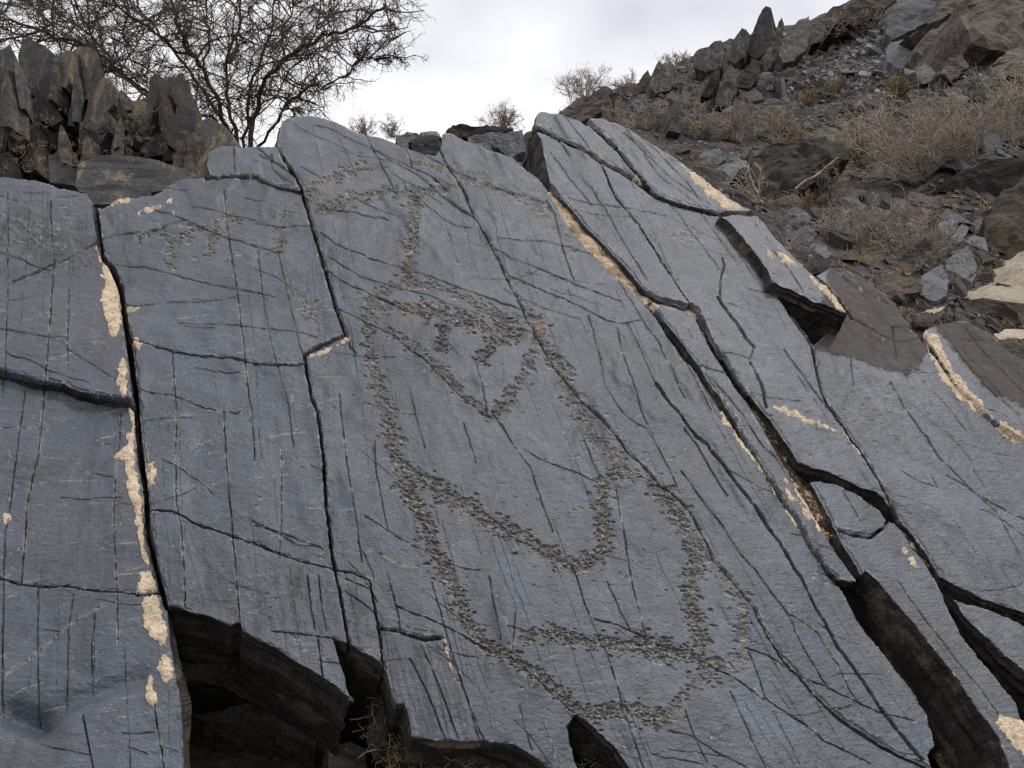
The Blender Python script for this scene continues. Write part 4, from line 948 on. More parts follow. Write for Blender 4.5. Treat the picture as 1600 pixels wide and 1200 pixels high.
# upright slate blades at the upper left
bank = []
BG = "upright slate blades behind the engraved face"
BL = [
 ([(-60,70),(-20,60),(4,80),(12,130),(20,190),(0,250),(-60,260)],5.3,M_DARK,(.3,-1,.15),"leftmost upright slate blade, cut by the photo's left edge"),
 ([(2,78),(14,70),(24,90),(34,130),(70,185),(96,206),(80,218),(45,195),(22,165),(4,130)],5.2,M_DARK,(.2,-1,.2),"leaning slate blade at far left with a sandy stripe below it"),
 ([(28,84),(36,62),(46,57),(55,66),(70,71),(84,84),(83,130),(87,165),(98,186),(80,198),(62,165),(42,125),(30,105)],5.0,M_DARK,(.1,-1,.1),"tallest upright slate blade with a jagged notch at its tip"),
 ([(85,92),(96,82),(110,79),(109,128),(102,137),(90,133),(84,112)],5.0,M_DARK,(-.2,-1,.2),"short square slate block high up between two tall blades"),
 ([(109,82),(124,73),(140,74),(153,82),(150,102),(140,128),(129,160),(122,200),(106,195),(108,150)],5.1,M_DARK,(.3,-1,.2),"broad upright blade with sandy streaks and slanting right side"),
 ([(140,150),(152,126),(162,121),(172,123),(179,138),(178,162),(168,172),(172,200),(155,228),(132,222),(130,190)],4.9,M_DARK,(-.1,-1,.15),"bluish dark rounded blade left of the sandy earth bank"),
 ([(236,122),(242,115),(249,118),(248,138),(240,170),(234,195),(227,190),(230,155)],4.8,M_DARK,(-.5,-1,.1),"thin finger-like blade tilted to the right beside the tree"),
 ([(250,134),(257,122),(266,121),(272,117),(273,170),(270,240),(246,242),(240,200),(245,165)],4.85,M_DARK,(.1,-1,.1),"narrow blade with a split sandy top"),
 ([(275,120),(280,114),(286,115),(287,135),(283,150),(277,165),(272,160)],4.8,M_DARK,(.1,-1,.1),"thin pointed blade tip sticking up between two wider blades"),
 ([(276,168),(286,138),(294,122),(299,150),(304,176),(303,215),(292,262),(270,250),(268,200)],4.75,M_DARK,(.3,-1,.1),"pointed triangular blade with a sandy band across its middle"),
 ([(268,205),(290,204),(293,208),(288,265),(270,258)],4.6,M_BROWN,(.1,-1,.2),"low square slab with a paler upper rim in front of the pointed blade"),
 ([(306,195),(318,186),(335,187),(352,198),(364,215),(369,228),(352,236),(332,240),(326,285),(296,280),(300,235)],4.6,M_DARK,(-.3,-1,.3),"large dark triangular slab below the tree trunk"),
 ([(292,214),(299,206),(303,212),(293,262),(286,270)],4.55,M_BROWN,(-.5,-1,.2),"thin leaning plate beside the large dark triangular slab"),
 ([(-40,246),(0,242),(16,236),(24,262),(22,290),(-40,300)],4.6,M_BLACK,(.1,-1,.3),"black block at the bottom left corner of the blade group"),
 ([(75,243),(95,237),(118,238),(124,262),(121,290),(78,285)],4.5,M_DARK,(.2,-1,.4),"squat bluish block between the rubble and the banded slab"),
 ([(122,256),(150,243),(200,243),(245,250),(292,266),(312,282),(272,292),(205,318),(135,320),(118,290)],4.3,M_BAND,(.05,-1,.55),"long low slab with pale diagonal bands in front of the blades"),
 ([(250,262),(292,262),(318,284),(270,296),(236,300)],4.2,M_DARK,(.2,-1,.5),"dark low slab end with diagonal scratches right of the banded slab"),
 ([(30,180),(62,192),(60,215),(45,222),(28,205)],4.9,M_BROWN,(.1,-1,.3),"small purplish block under the leaning blade at far left"),
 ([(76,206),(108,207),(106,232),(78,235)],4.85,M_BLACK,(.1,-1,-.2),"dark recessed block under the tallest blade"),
 ([(124,195),(138,190),(150,228),(140,245),(122,240)],4.7,M_BLACK,(.1,-1,.1),"black block right of the broad sandy streaked blade"),
 ([(176,150),(190,140),(210,160),(200,190),(182,185)],5.1,M_BROWN,(.1,-1,.2),"brown crumbly block at the top of the sandy earth bank"),
 ([(205,160),(228,152),(232,190),(222,215),(205,200)],5.05,M_BROWN,(.3,-1,.1),"brown slab set into the earth bank left of the finger-like blade"),
 ([(222,205),(246,200),(246,243),(226,246)],4.8,M_BROWN,(.2,-1,.1),"brown plate low in the bank beneath the finger-like blade"),
]
for k, (poly, dist, mt, nr, lab_) in enumerate(BL):
    rock_poly("upright_slate" if k not in (3,10,13,14,15,16,17,18,19,20,21,22) else "slate_block", poly, dist, nr, .22 + .1 * (k % 3), mt, lab_, "rock", BG, 300 + k, .008, .015, .05)
# earth bank that holds the blades
bx, by = np.meshgrid(np.linspace(-60, 372, 110), np.linspace(0, 1, 60))
top = np.interp(bx, [-60,0,60,120,170,190,225,245,300,340,372], [150,140,120,130,150,150,165,190,200,225,262]) + 7 * fbm(bx / 14, bx * 0, 3, 141)
byp = top + (345 - top) * by
dist = 5.5 - .45 * by + .12 * fbm(bx / 34, byp / 22, 4, 142) + .05 * fbm(bx / 8, byp / 6, 3, 143)
V = CAM + rays(bx, byp) * dist[..., None]
Vb = V[0] + np.array([0, 1.6, -.3])
V = np.concatenate([Vb[None], V]); vid = np.arange(V.shape[0] * V.shape[1]).reshape(V.shape[:2])
fq = np.stack([vid[:-1, :-1], vid[1:, :-1], vid[1:, 1:], vid[:-1, 1:]], -1).reshape(-1, 4)
t = NT("sandy_earth"); p = t.geo(); n = t.noise(p, 11, 7, .7)
c = t.mix(t.ramp(n, (.42, 0.0), (.60, 1.0)), (.028, .022, .018), (.105, .078, .05))
c = t.mix(t.ramp(t.noise(p, 7, 6, .7), (.50, 0.0), (.58, .9)), c, t.mix(n, (.20, .14, .075), (.36, .27, .16)))
M_EARTH = t.done(c, .95, t.bump(n, 1.0, .05), .1)
o = link("earth_bank", mesh_np("earth_bank", V.reshape(-1, 3), fq, M_EARTH)); tag(o, kind='structure')
# rubble lodged in that bank, and behind the crest of the face
def chunk(seed, flat=.45, n=15):
    rs = random.Random(seed); bm = bmesh.new()
    for k in range(n):
        v = Vector((rs.gauss(0, 1), rs.gauss(0, 1), rs.gauss(0, 1))).normalized() * rs.uniform(.75, 1)
        bm.verts.new((v.x * rs.uniform(.8, 1), v.y * .75, v.z * flat))
    bmesh.ops.convex_hull(bm, input=bm.verts)
    bmesh.ops.delete(bm, geom=[v for v in bm.verts if not v.link_faces], context='VERTS')
    if n > 12:
        for v in bm.verts: v.co.z = flat * (.75 if v.co.z > 0 else -.75) + .22 * v.co.z
        bmesh.ops.bevel(bm, geom=bm.edges[:], offset=.02, segments=1, affect='EDGES')
    me = bpy.data.meshes.new("stone"); bm.to_mesh(me); bm.free()
    return me
CH = {}
for mt in (M_GREY, M_BROWN, M_DARK, M_LIGHT):
    CH[mt.name] = []
    for k in range(9):
        me = chunk(400 + k + 31 * len(CH), (.14, .2, .34)[k % 3]); me.materials.append(mt); CH[mt.name].append(me)
def place_stone(loc, size, mt, label, group, name="stone", rs=rs0):
    o = link(name, rs.choice(CH[mt.name]), None, tuple(loc))
    nn = Vector(N_DIR) + Vector((rs.gauss(0, .35), rs.gauss(0, .3), rs.gauss(0, .35)))
    o.rotation_euler = (nn.to_track_quat('Z', 'Y').to_matrix() @ Matrix.Rotation(rs.uniform(0, 6.28), 3, 'Z')).to_euler()
    o.scale = (size * rs.uniform(.8, 1.2), size * rs.uniform(.8, 1.2), size * rs.uniform(.7, 1.1))
    return tag(o, label, "stone", group)
for k in range(46):
    px, py = rs0.uniform(-5, 235), rs0.uniform(170, 275)
    if px < 170 and py < 195: continue
    place_stone(at(px, py, 4.75 - .35 * (py - 170) / 100), rs0.uniform(.015, .05), M_BROWN if px < 120 else M_DARK, "small crumbled %s stone lodged in the sandy bank, %s" % (("brown", "left half under the tallest blade") if px < 120 else ("dark", "right half near the finger-like blade")), "crumbled stones %s" % ("on the left of the bank" if px < 120 else "on the right of the bank"))

SPL = [(8,150,14,95),(22,205,12,60),(48,230,16,70),(66,150,10,80),(92,175,12,90),(104,225,16,60),(117,150,9,80),(128,120,12,70),(146,205,12,60),(160,235,14,46),(184,215,16,66),(196,185,10,74),(212,225,14,50),(222,180,9,60),(240,225,12,60),(258,180,9,90),(263,225,12,52),(281,215,10,70),(298,190,9,80),(312,230,12,60),(36,130,10,80),(78,120,9,70),(-8,200,16,90),(52,265,14,46),(30,262,18,40),(134,235,12,48)]
for k, (x, y, w, h) in enumerate(SPL):
    ln = rs0.uniform(-.16, .16); p_ = []
    for f, ww in ((0, .5), (.35, .55), (.7, .42), (.92, .2), (1.0, .05)): p_.append((x + ln * h * f + w * ww + rs0.uniform(-1, 1), y + h / 2 - h * f))
    for f, ww in ((.96, -.1), (.75, -.4), (.4, -.52), (0, -.5)): p_.append((x + ln * h * f + w * ww + rs0.uniform(-1, 1), y + h / 2 - h * f))
    mt = (M_DARK, M_BROWN, M_DARK, M_BLACK)[k % 4]
    rock_poly("slate_splinter", p_, 4.72 + .14 * (k % 5) - .25 * (y - 150) / 100, (rs0.uniform(-.7, .7), -1, rs0.uniform(0, .25)), .12, mt,
              "thin upright %s splinter in the %s of the blade group" % (("grey", "brown", "grey", "black")[k % 4], "left third" if x < 95 else "middle third" if x < 200 else "right third"), "rock",
              "thin %s splinters, %s of the blade group" % (("grey", "brown", "grey", "black")[k % 4], "left third" if x < 95 else "middle third" if x < 200 else "right third"), 350 + k, .012, .01, .05, 3)
# rocks behind the crest and on the skyline
MID = [
 ([(618,216),(636,205),(652,208),(660,218),(655,232),(640,240),(624,230)],6.2,M_GREY,(.1,-1,.4),"grey boulder just behind the crest, left of the dark recess"),
 ([(640,222),(665,212),(688,214),(690,238),(676,250),(650,244)],6.0,M_DARK,(.1,-1,.1),"dark block in the recess behind the crest"),
 ([(655,208),(672,205),(684,206),(690,214),(664,216)],6.1,M_GREY,(0,-1,.9),"small pale flat stone on top of the dark block behind the crest"),
 ([(696,206),(708,195),(724,194),(742,197),(760,194),(782,199),(800,203),(790,214),(750,216),(712,216)],7.0,M_BLACK,(0,-1,.1),"long black jagged boulder on the skyline left of the raised block"),
 ([(730,214),(770,206),(792,208),(790,232),(760,242),(738,232)],6.6,M_GREY,(.1,-1,.3),"pale grey boulder below the black skyline boulder"),
 ([(768,226),(790,208),(815,202),(820,236),(800,246)],6.2,M_GREY,(-.2,-1,.4),"light slanting stone tucked against the raised block"),
]
for k, a in enumerate(MID): rock_poly("boulder", a[0], a[1], a[3], .5, a[2], a[4], "boulder", "boulders behind the crest", 500 + k, .05, .06, .1)
RG = [
 ([(868,190),(882,176),(905,163),(930,155),(950,148),(958,165),(930,180),(900,195)],14,M_BROWN,"low brown ledge where the skyline meets the raised block"),
 ([(945,152),(957,142),(962,152),(958,166),(946,166)],17,M_BLACK,"small dark knob on the skyline beside a thin bush"),
 ([(996,132),(1004,118),(1012,109),(1016,118),(1018,140),(1000,145)],21,M_BROWN,"small pointed rock on the lower skyline"),
 ([(1016,136),(1022,112),(1029,94),(1034,100),(1052,100),(1058,118),(1048,140),(1026,146)],21,M_DARK,"dark thumb-shaped rock with a pointed tip on the skyline"),
 ([(1082,88),(1090,78),(1106,74),(1116,64),(1127,62),(1132,78),(1128,104),(1104,112),(1086,106)],24,M_DARK,"blocky skyline outcrop right of a thin bush"),
 ([(1132,92),(1140,70),(1150,58),(1158,45),(1168,46),(1172,62),(1164,86),(1148,100)],25,M_DARK,"leaning rock left of the tall skyline pinnacle"),
 ([(1164,84),(1172,62),(1180,38),(1186,20),(1196,10),(1204,14),(1206,42),(1208,66),(1196,82),(1178,92)],25,M_DARK,"tall pinnacle rising highest above the middle of the skyline"),
 ([(1188,98),(1204,70),(1212,44),(1221,28),(1226,40),(1222,66),(1212,92),(1198,112)],25,M_DARK,"sharp slanting rock right of the tall pinnacle"),
 ([(1214,84),(1226,56),(1240,40),(1252,30),(1263,24),(1267,44),(1264,76),(1244,92),(1224,98)],25,M_DARK,"broad triangular rock with a flat right side on the skyline"),
 ([(1266,50),(1276,36),(1284,30),(1290,44),(1284,64),(1268,70)],27,M_BROWN,"low brown rock right of the broad triangular skyline rock"),
 ([(1284,42),(1292,22),(1302,9),(1312,10),(1316,30),(1306,50),(1290,56)],27,M_BROWN,"rounded brown knob on the upper skyline"),
 ([(1310,32),(1318,16),(1332,2),(1350,-8),(1380,-14),(1392,6),(1368,26),(1336,40)],28,M_BROWN,"ridge block where the skyline leaves the top of the photo"),
 ([(1095,150),(1112,118),(1124,100),(1122,128),(1108,152)],20,M_BLACK,"narrow black slab leaning on the slope below the skyline"),
 ([(1150,135),(1160,112),(1176,92),(1190,96),(1186,122),(1172,138)],21,M_BLACK,"dark hollow-sided block under the tall pinnacle"),
 ([(1118,165),(1128,122),(1142,100),(1152,110),(1150,146),(1136,168)],20,M_DARK,"long grey-brown slab standing on the slope under the blocky outcrop"),
 ([(985,165),(996,148),(1010,146),(1014,168),(998,176)],16,M_GREY,"small grey slab on the slope above the crest slab"),
 ([(1046,205),(1052,160),(1066,150),(1070,176),(1064,208)],13,M_DARK,"tall dark slab standing between brown bushes"),
]
for k, a in enumerate(RG): rock_poly("skyline_rock" if k < 12 else "standing_slab", a[0], depth_at(np.mean([p[0] for p in a[0]]), max(p[1] for p in a[0]) + (0 if k > 11 else 4)) - .2, (rs0.uniform(-.5, .3), -1, rs0.uniform(0, .4)), 1.2, a[2], a[3], "rock", "rocks along the skyline" if k < 12 else "slabs standing on the slope", 520 + k, .035, .05, .12)
SL = [
 ([(1384,30),(1396,8),(1412,-4),(1440,-2),(1468,4),(1466,22),(1448,34),(1424,48),(1394,63),(1386,52)],17,M_GREY,(-.3,-1,.45),.8,"smooth grey slab at the top of the slope, above a black overhang"),
 ([(1465,22),(1472,-10),(1500,-20),(1508,6),(1492,22),(1462,40),(1448,38)],17,M_BROWN,(.2,-1,.2),.9,"brown slab joined to the right of the smooth grey slab"),
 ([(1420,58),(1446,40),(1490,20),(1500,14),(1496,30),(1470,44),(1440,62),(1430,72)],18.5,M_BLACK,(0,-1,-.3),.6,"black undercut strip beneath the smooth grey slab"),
 ([(1384,78),(1392,66),(1412,61),(1430,66),(1433,82),(1420,100),(1404,107),(1388,98)],15,M_GREY,(-.2,-1,.5),.5,"pale grey block below the smooth grey slab"),
 ([(1418,112),(1428,85),(1436,72),(1440,100),(1434,122),(1422,120)],14.5,M_DARK,(-.4,-1,.1),.4,"dark upright wedge beside the pale grey block"),
 ([(1432,112),(1444,98),(1462,112),(1473,128),(1456,134),(1436,132)],14,M_GREY,(.1,-1,.4),.4,"blue-grey slab low on the right of the dark wedge"),
 ([(1434,80),(1450,52),(1480,36),(1500,38),(1520,58),(1504,80),(1470,92),(1444,96)],15.5,M_BROWN,(.2,-1,.3),.9,"brown crumbling outcrop right of the pale grey block"),
 ([(1500,40),(1520,-10),(1560,-30),(1640,-40),(1650,60),(1600,90),(1560,78),(1520,62)],16,M_BROWN,(.3,-1,.3),1.5,"large brown banded outcrop in the top right corner"),
 ([(1548,100),(1570,80),(1620,62),(1660,60),(1660,140),(1610,120),(1580,118),(1552,122)],14,M_BROWN,(.2,-1,.4),1.0,"layered brown outcrop at the right edge under the corner outcrop"),
 ([(1462,120),(1482,92),(1504,84),(1512,104),(1498,122),(1478,132)],14,M_BROWN,(.1,-1,.4),.6,"rough brown boulder above the great thorn bush"),
 ([(1155,268),(1168,246),(1200,232),(1240,222),(1284,212),(1318,226),(1326,246),(1302,268),(1262,292),(1226,312),(1188,316),(1162,300)],7.2,M_BLACK,(.1,-1,.25),1.0,"big dark boulder with a black hollow, behind the bleached sapling"),
 ([(1190,236),(1230,214),(1290,196),(1322,208),(1300,226),(1240,236)],7.8,M_BROWN,(0,-1,.9),.7,"brown crusted ledge on top of the big dark boulder"),
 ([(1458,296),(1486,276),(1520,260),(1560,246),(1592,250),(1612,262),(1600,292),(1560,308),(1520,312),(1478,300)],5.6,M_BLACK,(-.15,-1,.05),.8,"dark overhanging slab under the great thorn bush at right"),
 ([(1516,262),(1548,246),(1580,244),(1592,256),(1566,270),(1530,274)],5.55,M_DARK,(-.2,-1,.8),.3,"blue-black cap stone on the dark overhanging slab"),
 ([(1542,340),(1560,308),(1600,276),(1680,250),(1690,420),(1600,400),(1566,420),(1544,396)],5.4,M_BROWN,(-.35,-1,.2),1.0,"tall brown weathered rock wall at the right edge"),
 ([(1540,330),(1556,314),(1572,308),(1552,332),(1544,342)],5.25,M_TAN,(0,-1,.3),.15,"small tan splinter leaning on the tall brown rock wall"),
 ([(1490,462),(1524,440),(1570,410),(1604,388),(1700,350),(1720,480),(1604,474),(1540,469),(1504,470)],4.6,M_TAN,(-.25,-1,1.3),.30,"large flat tan slab with a layered dark edge at the right"),
 ([(1497,466),(1540,470),(1604,476),(1700,482),(1700,520),(1600,505),(1540,494),(1510,484)],4.62,M_BROWN,(0,-1,-.1),.3,"dark wood-like layered rock beneath the flat tan slab"),
 ([(1370,447),(1400,438),(1438,436),(1443,446),(1440,454),(1392,466),(1376,460)],4.9,M_BROWN,(0,-1,.3),.3,"log-like layered stone lying below the fractured grey slabs"),
 ([(1428,498),(1440,488),(1458,488),(1462,500),(1452,512),(1432,510)],4.3,M_BROWN,(0,-1,.3),.2,"small squared brown block above the sandy joint"),
 ([(1554,522),(1570,514),(1604,515),(1640,520),(1640,532),(1600,528),(1562,530)],4.1,M_TAN,(0,-1,1.0),.06,"thin pale stone plate lying at the right edge above the brown slab"),
 ([(1262,430),(1272,418),(1294,412),(1308,420),(1316,436),(1300,440),(1284,428)],3.55,M_BLACK,(.1,-1,.3),.12,"small dark stone perched on the rusty slab beside the pointed slab"),
 ([(1434,492),(1450,484),(1478,478),(1470,486),(1440,496)],4.25,M_TAN,(0,-1,.8),.05,"thin pale sliver of stone above the small squared block"),
]
for k, a in enumerate(SL): rock_poly("boulder" if a[4] > .35 else "flat_stone", a[0], a[1] if a[1] < 4.25 else min(depth_at(*np.mean(a[0], 0)) - .12, depth_at(np.mean([p[0] for p in a[0]]), max(p[1] for p in a[0])) + .1), a[3], a[4], a[2], a[5], "rock", "large rocks on the right-hand slope", 560 + k, .055 if a[5].find('outcrop') >= 0 or a[5].find('boulder') >= 0 else .032, .04, .08)
FR = [([(1440,432),(1456,420),(1472,414),(1484,440),(1478,462),(1462,470),(1446,466),(1438,452)],"left piece of the fractured grey slab with a rounded lower edge"),
 ([(1474,412),(1496,392),(1512,384),(1524,404),(1526,424),(1508,436),(1488,440)],"upper right piece of the fractured grey slab"),
 ([(1486,444),(1510,438),(1526,428),(1518,446),(1500,462),(1482,468)],"lower right piece of the fractured grey slab"),
 ([(1466,350),(1486,336),(1500,342),(1492,362),(1478,374),(1464,368)],"small grey block at the top left of the broken pile"),
 ([(1480,378),(1492,362),(1504,348),(1514,356),(1506,374),(1492,384)],"tilted pale face in the middle of the broken pile"),
 ([(1508,376),(1522,366),(1540,372),(1544,390),(1528,402),(1514,396)],"darker block at the right of the broken pile"),
 ([(1516,350),(1530,340),(1546,352),(1544,368),(1524,364)],"small block at the top right of the broken pile"),
 ([(1446,378),(1462,368),(1478,378),(1482,392),(1466,408),(1448,410)],"broad grey block above the fractured grey slab"),
 ([(1412,372),(1440,360),(1450,376),(1444,396),(1420,400)],"grey block half hidden by the pale bush"),
 ([(1226,330),(1246,322),(1268,338),(1262,352),(1236,350)],"flat grey stone near the upper edge of the pointed crest slab"),
 ([(1234,366),(1258,352),(1276,364),(1266,384),(1246,386)],"flat grey stone below another near the pointed slab's edge"),
 ([(1256,396),(1270,380),(1290,384),(1300,398),(1280,410)],"dark-bottomed stone above the small perched stone"),
 ([(1080,255),(1100,236),(1124,232),(1136,248),(1112,262)],"blue-grey stone behind the tan crusted crest slab"),
 ([(1096,288),(1128,256),(1166,250),(1190,262),(1180,282),(1130,292)],"wide pale grey slab lying behind the crest slab"),
 ([(1320,330),(1350,318),(1368,330),(1350,350),(1326,350)],"bluish stone under the great thorn bush, left side"),
 ([(1212,312),(1240,302),(1262,318),(1240,332),(1214,330)],"grey stone at the foot of the bleached sapling")]
for k, (p_, lab_) in enumerate(FR):
    c_ = np.mean(p_, 0); _, r_ = hit(*c_)
    rock_poly("broken_slab", p_, depth_at(*c_) - .06 + .03 * (k % 3), (rs0.uniform(-.4, .2), -1, rs0.uniform(.3, .8)), .14, M_GREY, lab_, "rock", "broken grey slabs at the foot of the slope", 600 + k, .03, .03, .05)

# scattered stones: about three hundred single ones, the small ones beyond as scree
def tone(px, py):
    g = math.exp(-(((px - 1350) / 130) ** 2 + ((py - 105) / 65) ** 2)) + .8 * math.exp(-(((px - 1460) / 80) ** 2 + ((py - 400) / 70) ** 2)) + .5 * math.exp(-(((px - 1270) / 70) ** 2 + ((py - 165) / 30) ** 2))
    v = rs0.random()
    if v < .5 * math.exp(-(((px - 1345) / 75) ** 2 + ((py - 100) / 45) ** 2)): return M_LIGHT
    return M_GREY if v < .15 + .75 * g else (M_DARK if v < .55 else M_BROWN)
TONE = {"light_slate": "pale", "grey_slate": "grey", "dark_slate": "dark", "brown_slate": "brown"}
def where(px, py):
    rid = np.interp(px, [p[0] for p in RIDGE], [p[1] for p in RIDGE])
    if py < rid + 26: return "just under the skyline"
    if px < 1060: return "on the low slope behind the crest slabs"
    if px > 1440 and py < 130: return "among the brown outcrops at the top right"
    if 1240 < px and py < 175: return "in the rubble patch below the smooth grey slab"
    if py < 190: return "on the slope below the skyline pinnacles"
    if px > 1330 and py < 300: return "in and around the great thorn bush"
    if py < 330: return "near the big dark boulder and bleached sapling"
    if px > 1430: return "beside the fractured grey slabs and brown rock wall"
    return "round the pale dry bush above the rusty slab"
cnt = 0; tries = 0; scree = []
while cnt < 290 and tries < 4000:
    tries += 1
    px, py = rs0.uniform(890, 1610), rs0.uniform(20, 520)
    if py < np.interp(px, [p[0] for p in RIDGE], [p[1] for p in RIDGE]) + 4 or py > np.interp(px, [960,1100,1170,1300,1440,1600], [180,260,330,430,500,545]): continue
    p_, r_ = hit(px, py)
    big = rs0.random() < .38
    s_ = (rs0.uniform(18, 42) if big else rs0.uniform(9, 18)) * px_m(r_)
    mt = tone(px, py)
    place_stone(p_ + np.array([0, 0, s_ * .1]), s_, mt, "%s %s angular stone %s" % ("large" if big else "small", TONE[mt.name], where(px, py)), "%s %s stones %s" % ("large" if big else "small", TONE[mt.name], where(px, py))); cnt += 1
def scree_mesh(name, mt, n, seed):
    rs = np.random.RandomState(seed); Vs, Fs, off = [], [], 0
    src = []
    for k in range(6):
        me = chunk(700 + k, (.25, .4)[k % 2], 9); src.append((np.array([v.co[:] for v in me.vertices]), np.array([p.vertices[:] for p in me.polygons if len(p.vertices) == 3])))
    done = 0
    while done < n:
        px, py = rs.uniform(870, 1640), rs.uniform(-40, 540)
        g = math.exp(-(((px - 1350) / 130) ** 2 + ((py - 105) / 65) ** 2))
        if mt is M_GREY and rs.rand() > .12 + g or mt is M_LIGHT and rs.rand() > math.exp(-(((px - 1345) / 85) ** 2 + ((py - 105) / 50) ** 2)) + .012: continue
        if py < np.interp(px, [p[0] for p in RIDGE], [p[1] for p in RIDGE]) + 2: continue
        p_, r_ = hit(px, py); s = (3.2 + 11 * rs.rand() ** 2) * px_m(r_)
        v, f = src[rs.randint(6)]
        nn = Vector(N_DIR) + Vector(rs.normal(0, .4, 3)); rot = np.array(nn.to_track_quat('Z', 'Y').to_matrix() @ Matrix.Rotation(rs.rand() * 6.3, 3, 'Z'))
        Vs.append((v * s) @ rot.T + p_); Fs.append(f + off); off += len(v); done += 1
    o = link(name, mesh_np(name, np.concatenate(Vs), np.concatenate(Fs), mt)); return tag(o, kind='stuff')
for mt, n, s_ in ((M_GREY, 2200, 1), (M_DARK, 2600, 2), (M_BROWN, 2000, 3), (M_LIGHT, 420, 4)): scree_mesh("scree", mt, n, s_)

# ================================================================== PLANTS
def tubes(polys, sides=3):
    Vs, Fs, off = [], [], 0
    ang = np.arange(sides) * 2 * math.pi / sides; ca, sa = np.cos(ang), np.sin(ang)
    for pts, rad in polys:
        P = np.asarray(pts, float); n = len(P); Rr = np.broadcast_to(np.asarray(rad, float), (n,))
        T = np.gradient(P, axis=0); T /= np.linalg.norm(T, axis=1)[:, None] + 1e-9
        ref = np.array([.3, .2, .93]) if abs(T[0, 2]) < .9 else np.array([1., 0, 0])
        A = np.cross(T, ref); A /= np.linalg.norm(A, axis=1)[:, None] + 1e-9; B = np.cross(T, A)
        V = P[:, None] + Rr[:, None, None] * (A[:, None] * ca[None, :, None] + B[:, None] * sa[None, :, None])
        Vs.append(V.reshape(-1, 3))
        i = np.arange(n - 1)[:, None] * sides + np.arange(sides)[None]; j = np.arange(n - 1)[:, None] * sides + (np.arange(sides)[None] + 1) % sides
        Fs.append((np.stack([i, j, j + sides, i + sides], -1).reshape(-1, 4)) + off); off += n * sides
    return np.concatenate(Vs), np.concatenate(Fs)
nprs = np.random.RandomState(77)
def wander(p, d, L, n, bend, up=0.0):
    pts = [np.array(p, float)]; d = unit(d)
    for k in range(n):
        d = unit(d + nprs.normal(0, bend, 3) + np.array([0, 0, up])); pts.append(pts[-1] + d * L / n)
    return np.array(pts)
# ---- the leafless thorn tree behind the blades
TD = 6.6
base = at(382, 262, TD)
LIMBS = [  # px, py, radius(px), depth shift
 [(388,255,4.2,0),(392,215,4.0,0),(402,170,3.6,0),(410,140,3.2,-.1),(422,118,3.2,-.2),(446,92,3.2,-.3),(462,80,3.4,-.35),(480,72,3.0,-.4),(506,55,2.6,-.5),(522,53,2.4,-.5),(546,46,2.2,-.55),(570,36,2.0,-.6),(590,20,1.8,-.65),(606,2,1.5,-.7),(612,-20,1.2,-.7)],
 [(570,36,1.5,-.6),(590,48,1.2,-.62),(610,60,1.0,-.65),(635,50,.7,-.7)],
 [(398,240,2.6,.2),(420,205,2.2,.1),(440,178,2.0,0),(452,160,2.0,0),(470,145,1.8,-.1),(492,137,1.6,-.2),(515,130,1.4,-.2),(540,118,1.2,-.3),(556,100,1.0,-.3),(580,90,.8,-.3),(605,93,.6,-.3)],
 [(376,255,3.6,.1),(368,215,3.2,.2),(362,185,3.0,.2),(356,150,2.8,.3),(352,110,2.6,.4),(362,70,2.2,.4),(374,30,1.8,.5),(380,-20,1.4,.5)],
 [(372,255,3.8,.1),(356,200,3.4,.1),(338,150,3.2,0),(318,110,3.4,0),(296,82,3.4,-.1),(280,50,3.0,-.2),(270,15,2.6,-.2),(262,-30,2.2,-.2)],
 [(362,215,3.0,.1),(340,175,2.6,.2),(315,140,2.4,.3),(285,100,2.4,.4),(255,60,2.2,.4),(225,25,2.0,.5),(205,-15,1.6,.5)],
 [(340,190,2.4,0),(300,170,2.4,-.1),(262,160,2.6,-.2),(232,146,2.8,-.3),(205,126,2.6,-.3),(178,102,2.4,-.4),(150,82,2.2,-.4),(120,68,2.0,-.4),(85,55,1.8,-.5),(45,44,1.6,-.5),(0,30,1.3,-.5),(-50,20,1.0,-.5)],
 [(330,200,2.2,-.2),(290,175,2.0,-.3),(250,158,2.2,-.4),(218,142,2.2,-.5),(190,118,2.0,-.5),(160,100,1.8,-.6),(150,62,1.5,-.6),(128,30,1.2,-.6),(110,-10,1.0,-.6)],
 [(384,250,3.0,.3),(386,200,2.6,.4),(388,160,2.4,.5),(396,120,2.2,.5),(412,80,1.9,.6),(425,40,1.6,.6),(430,-10,1.2,.6)],
 [(300,85,2.4,-.1),(270,75,2.0,-.3),(232,40,1.8,-.4),(200,20,1.6,-.5),(160,0,1.2,-.6)],
 [(178,102,1.8,-.4),(140,50,1.5,-.3),(90,20,1.3,-.2),(40,5,1.0,-.2),(10,-20,.8,-.2)],
 [(85,55,1.4,-.5),(50,70,1.2,-.5),(20,62,1.0,-.5),(-20,70,.8,-.5)],
 [(446,92,1.8,-.3),(440,60,1.5,-.2),(450,30,1.2,-.1),(462,-10,.9,0)],[(480,72,1.6,-.4),(500,40,1.3,-.2),(520,10,1.0,-.1),(530,-20,.8,0)],
 [(402,170,1.8,0),(430,150,1.5,.2),(455,110,1.2,.4),(490,80,.9,.5),(520,62,.7,.6)],[(318,110,2.0,0),(330,60,1.7,.2),(322,20,1.3,.3),(330,-20,1.0,.3)],
]
tree = bpy.data.objects.new("thorn_tree", None); COL.objects.link(tree); tree.location = tuple(base)
tag(tree, "leafless thorn tree with many dark stems rising behind the upright slate blades", "tree")
limb_polys, twigs, leaves = [], [], []
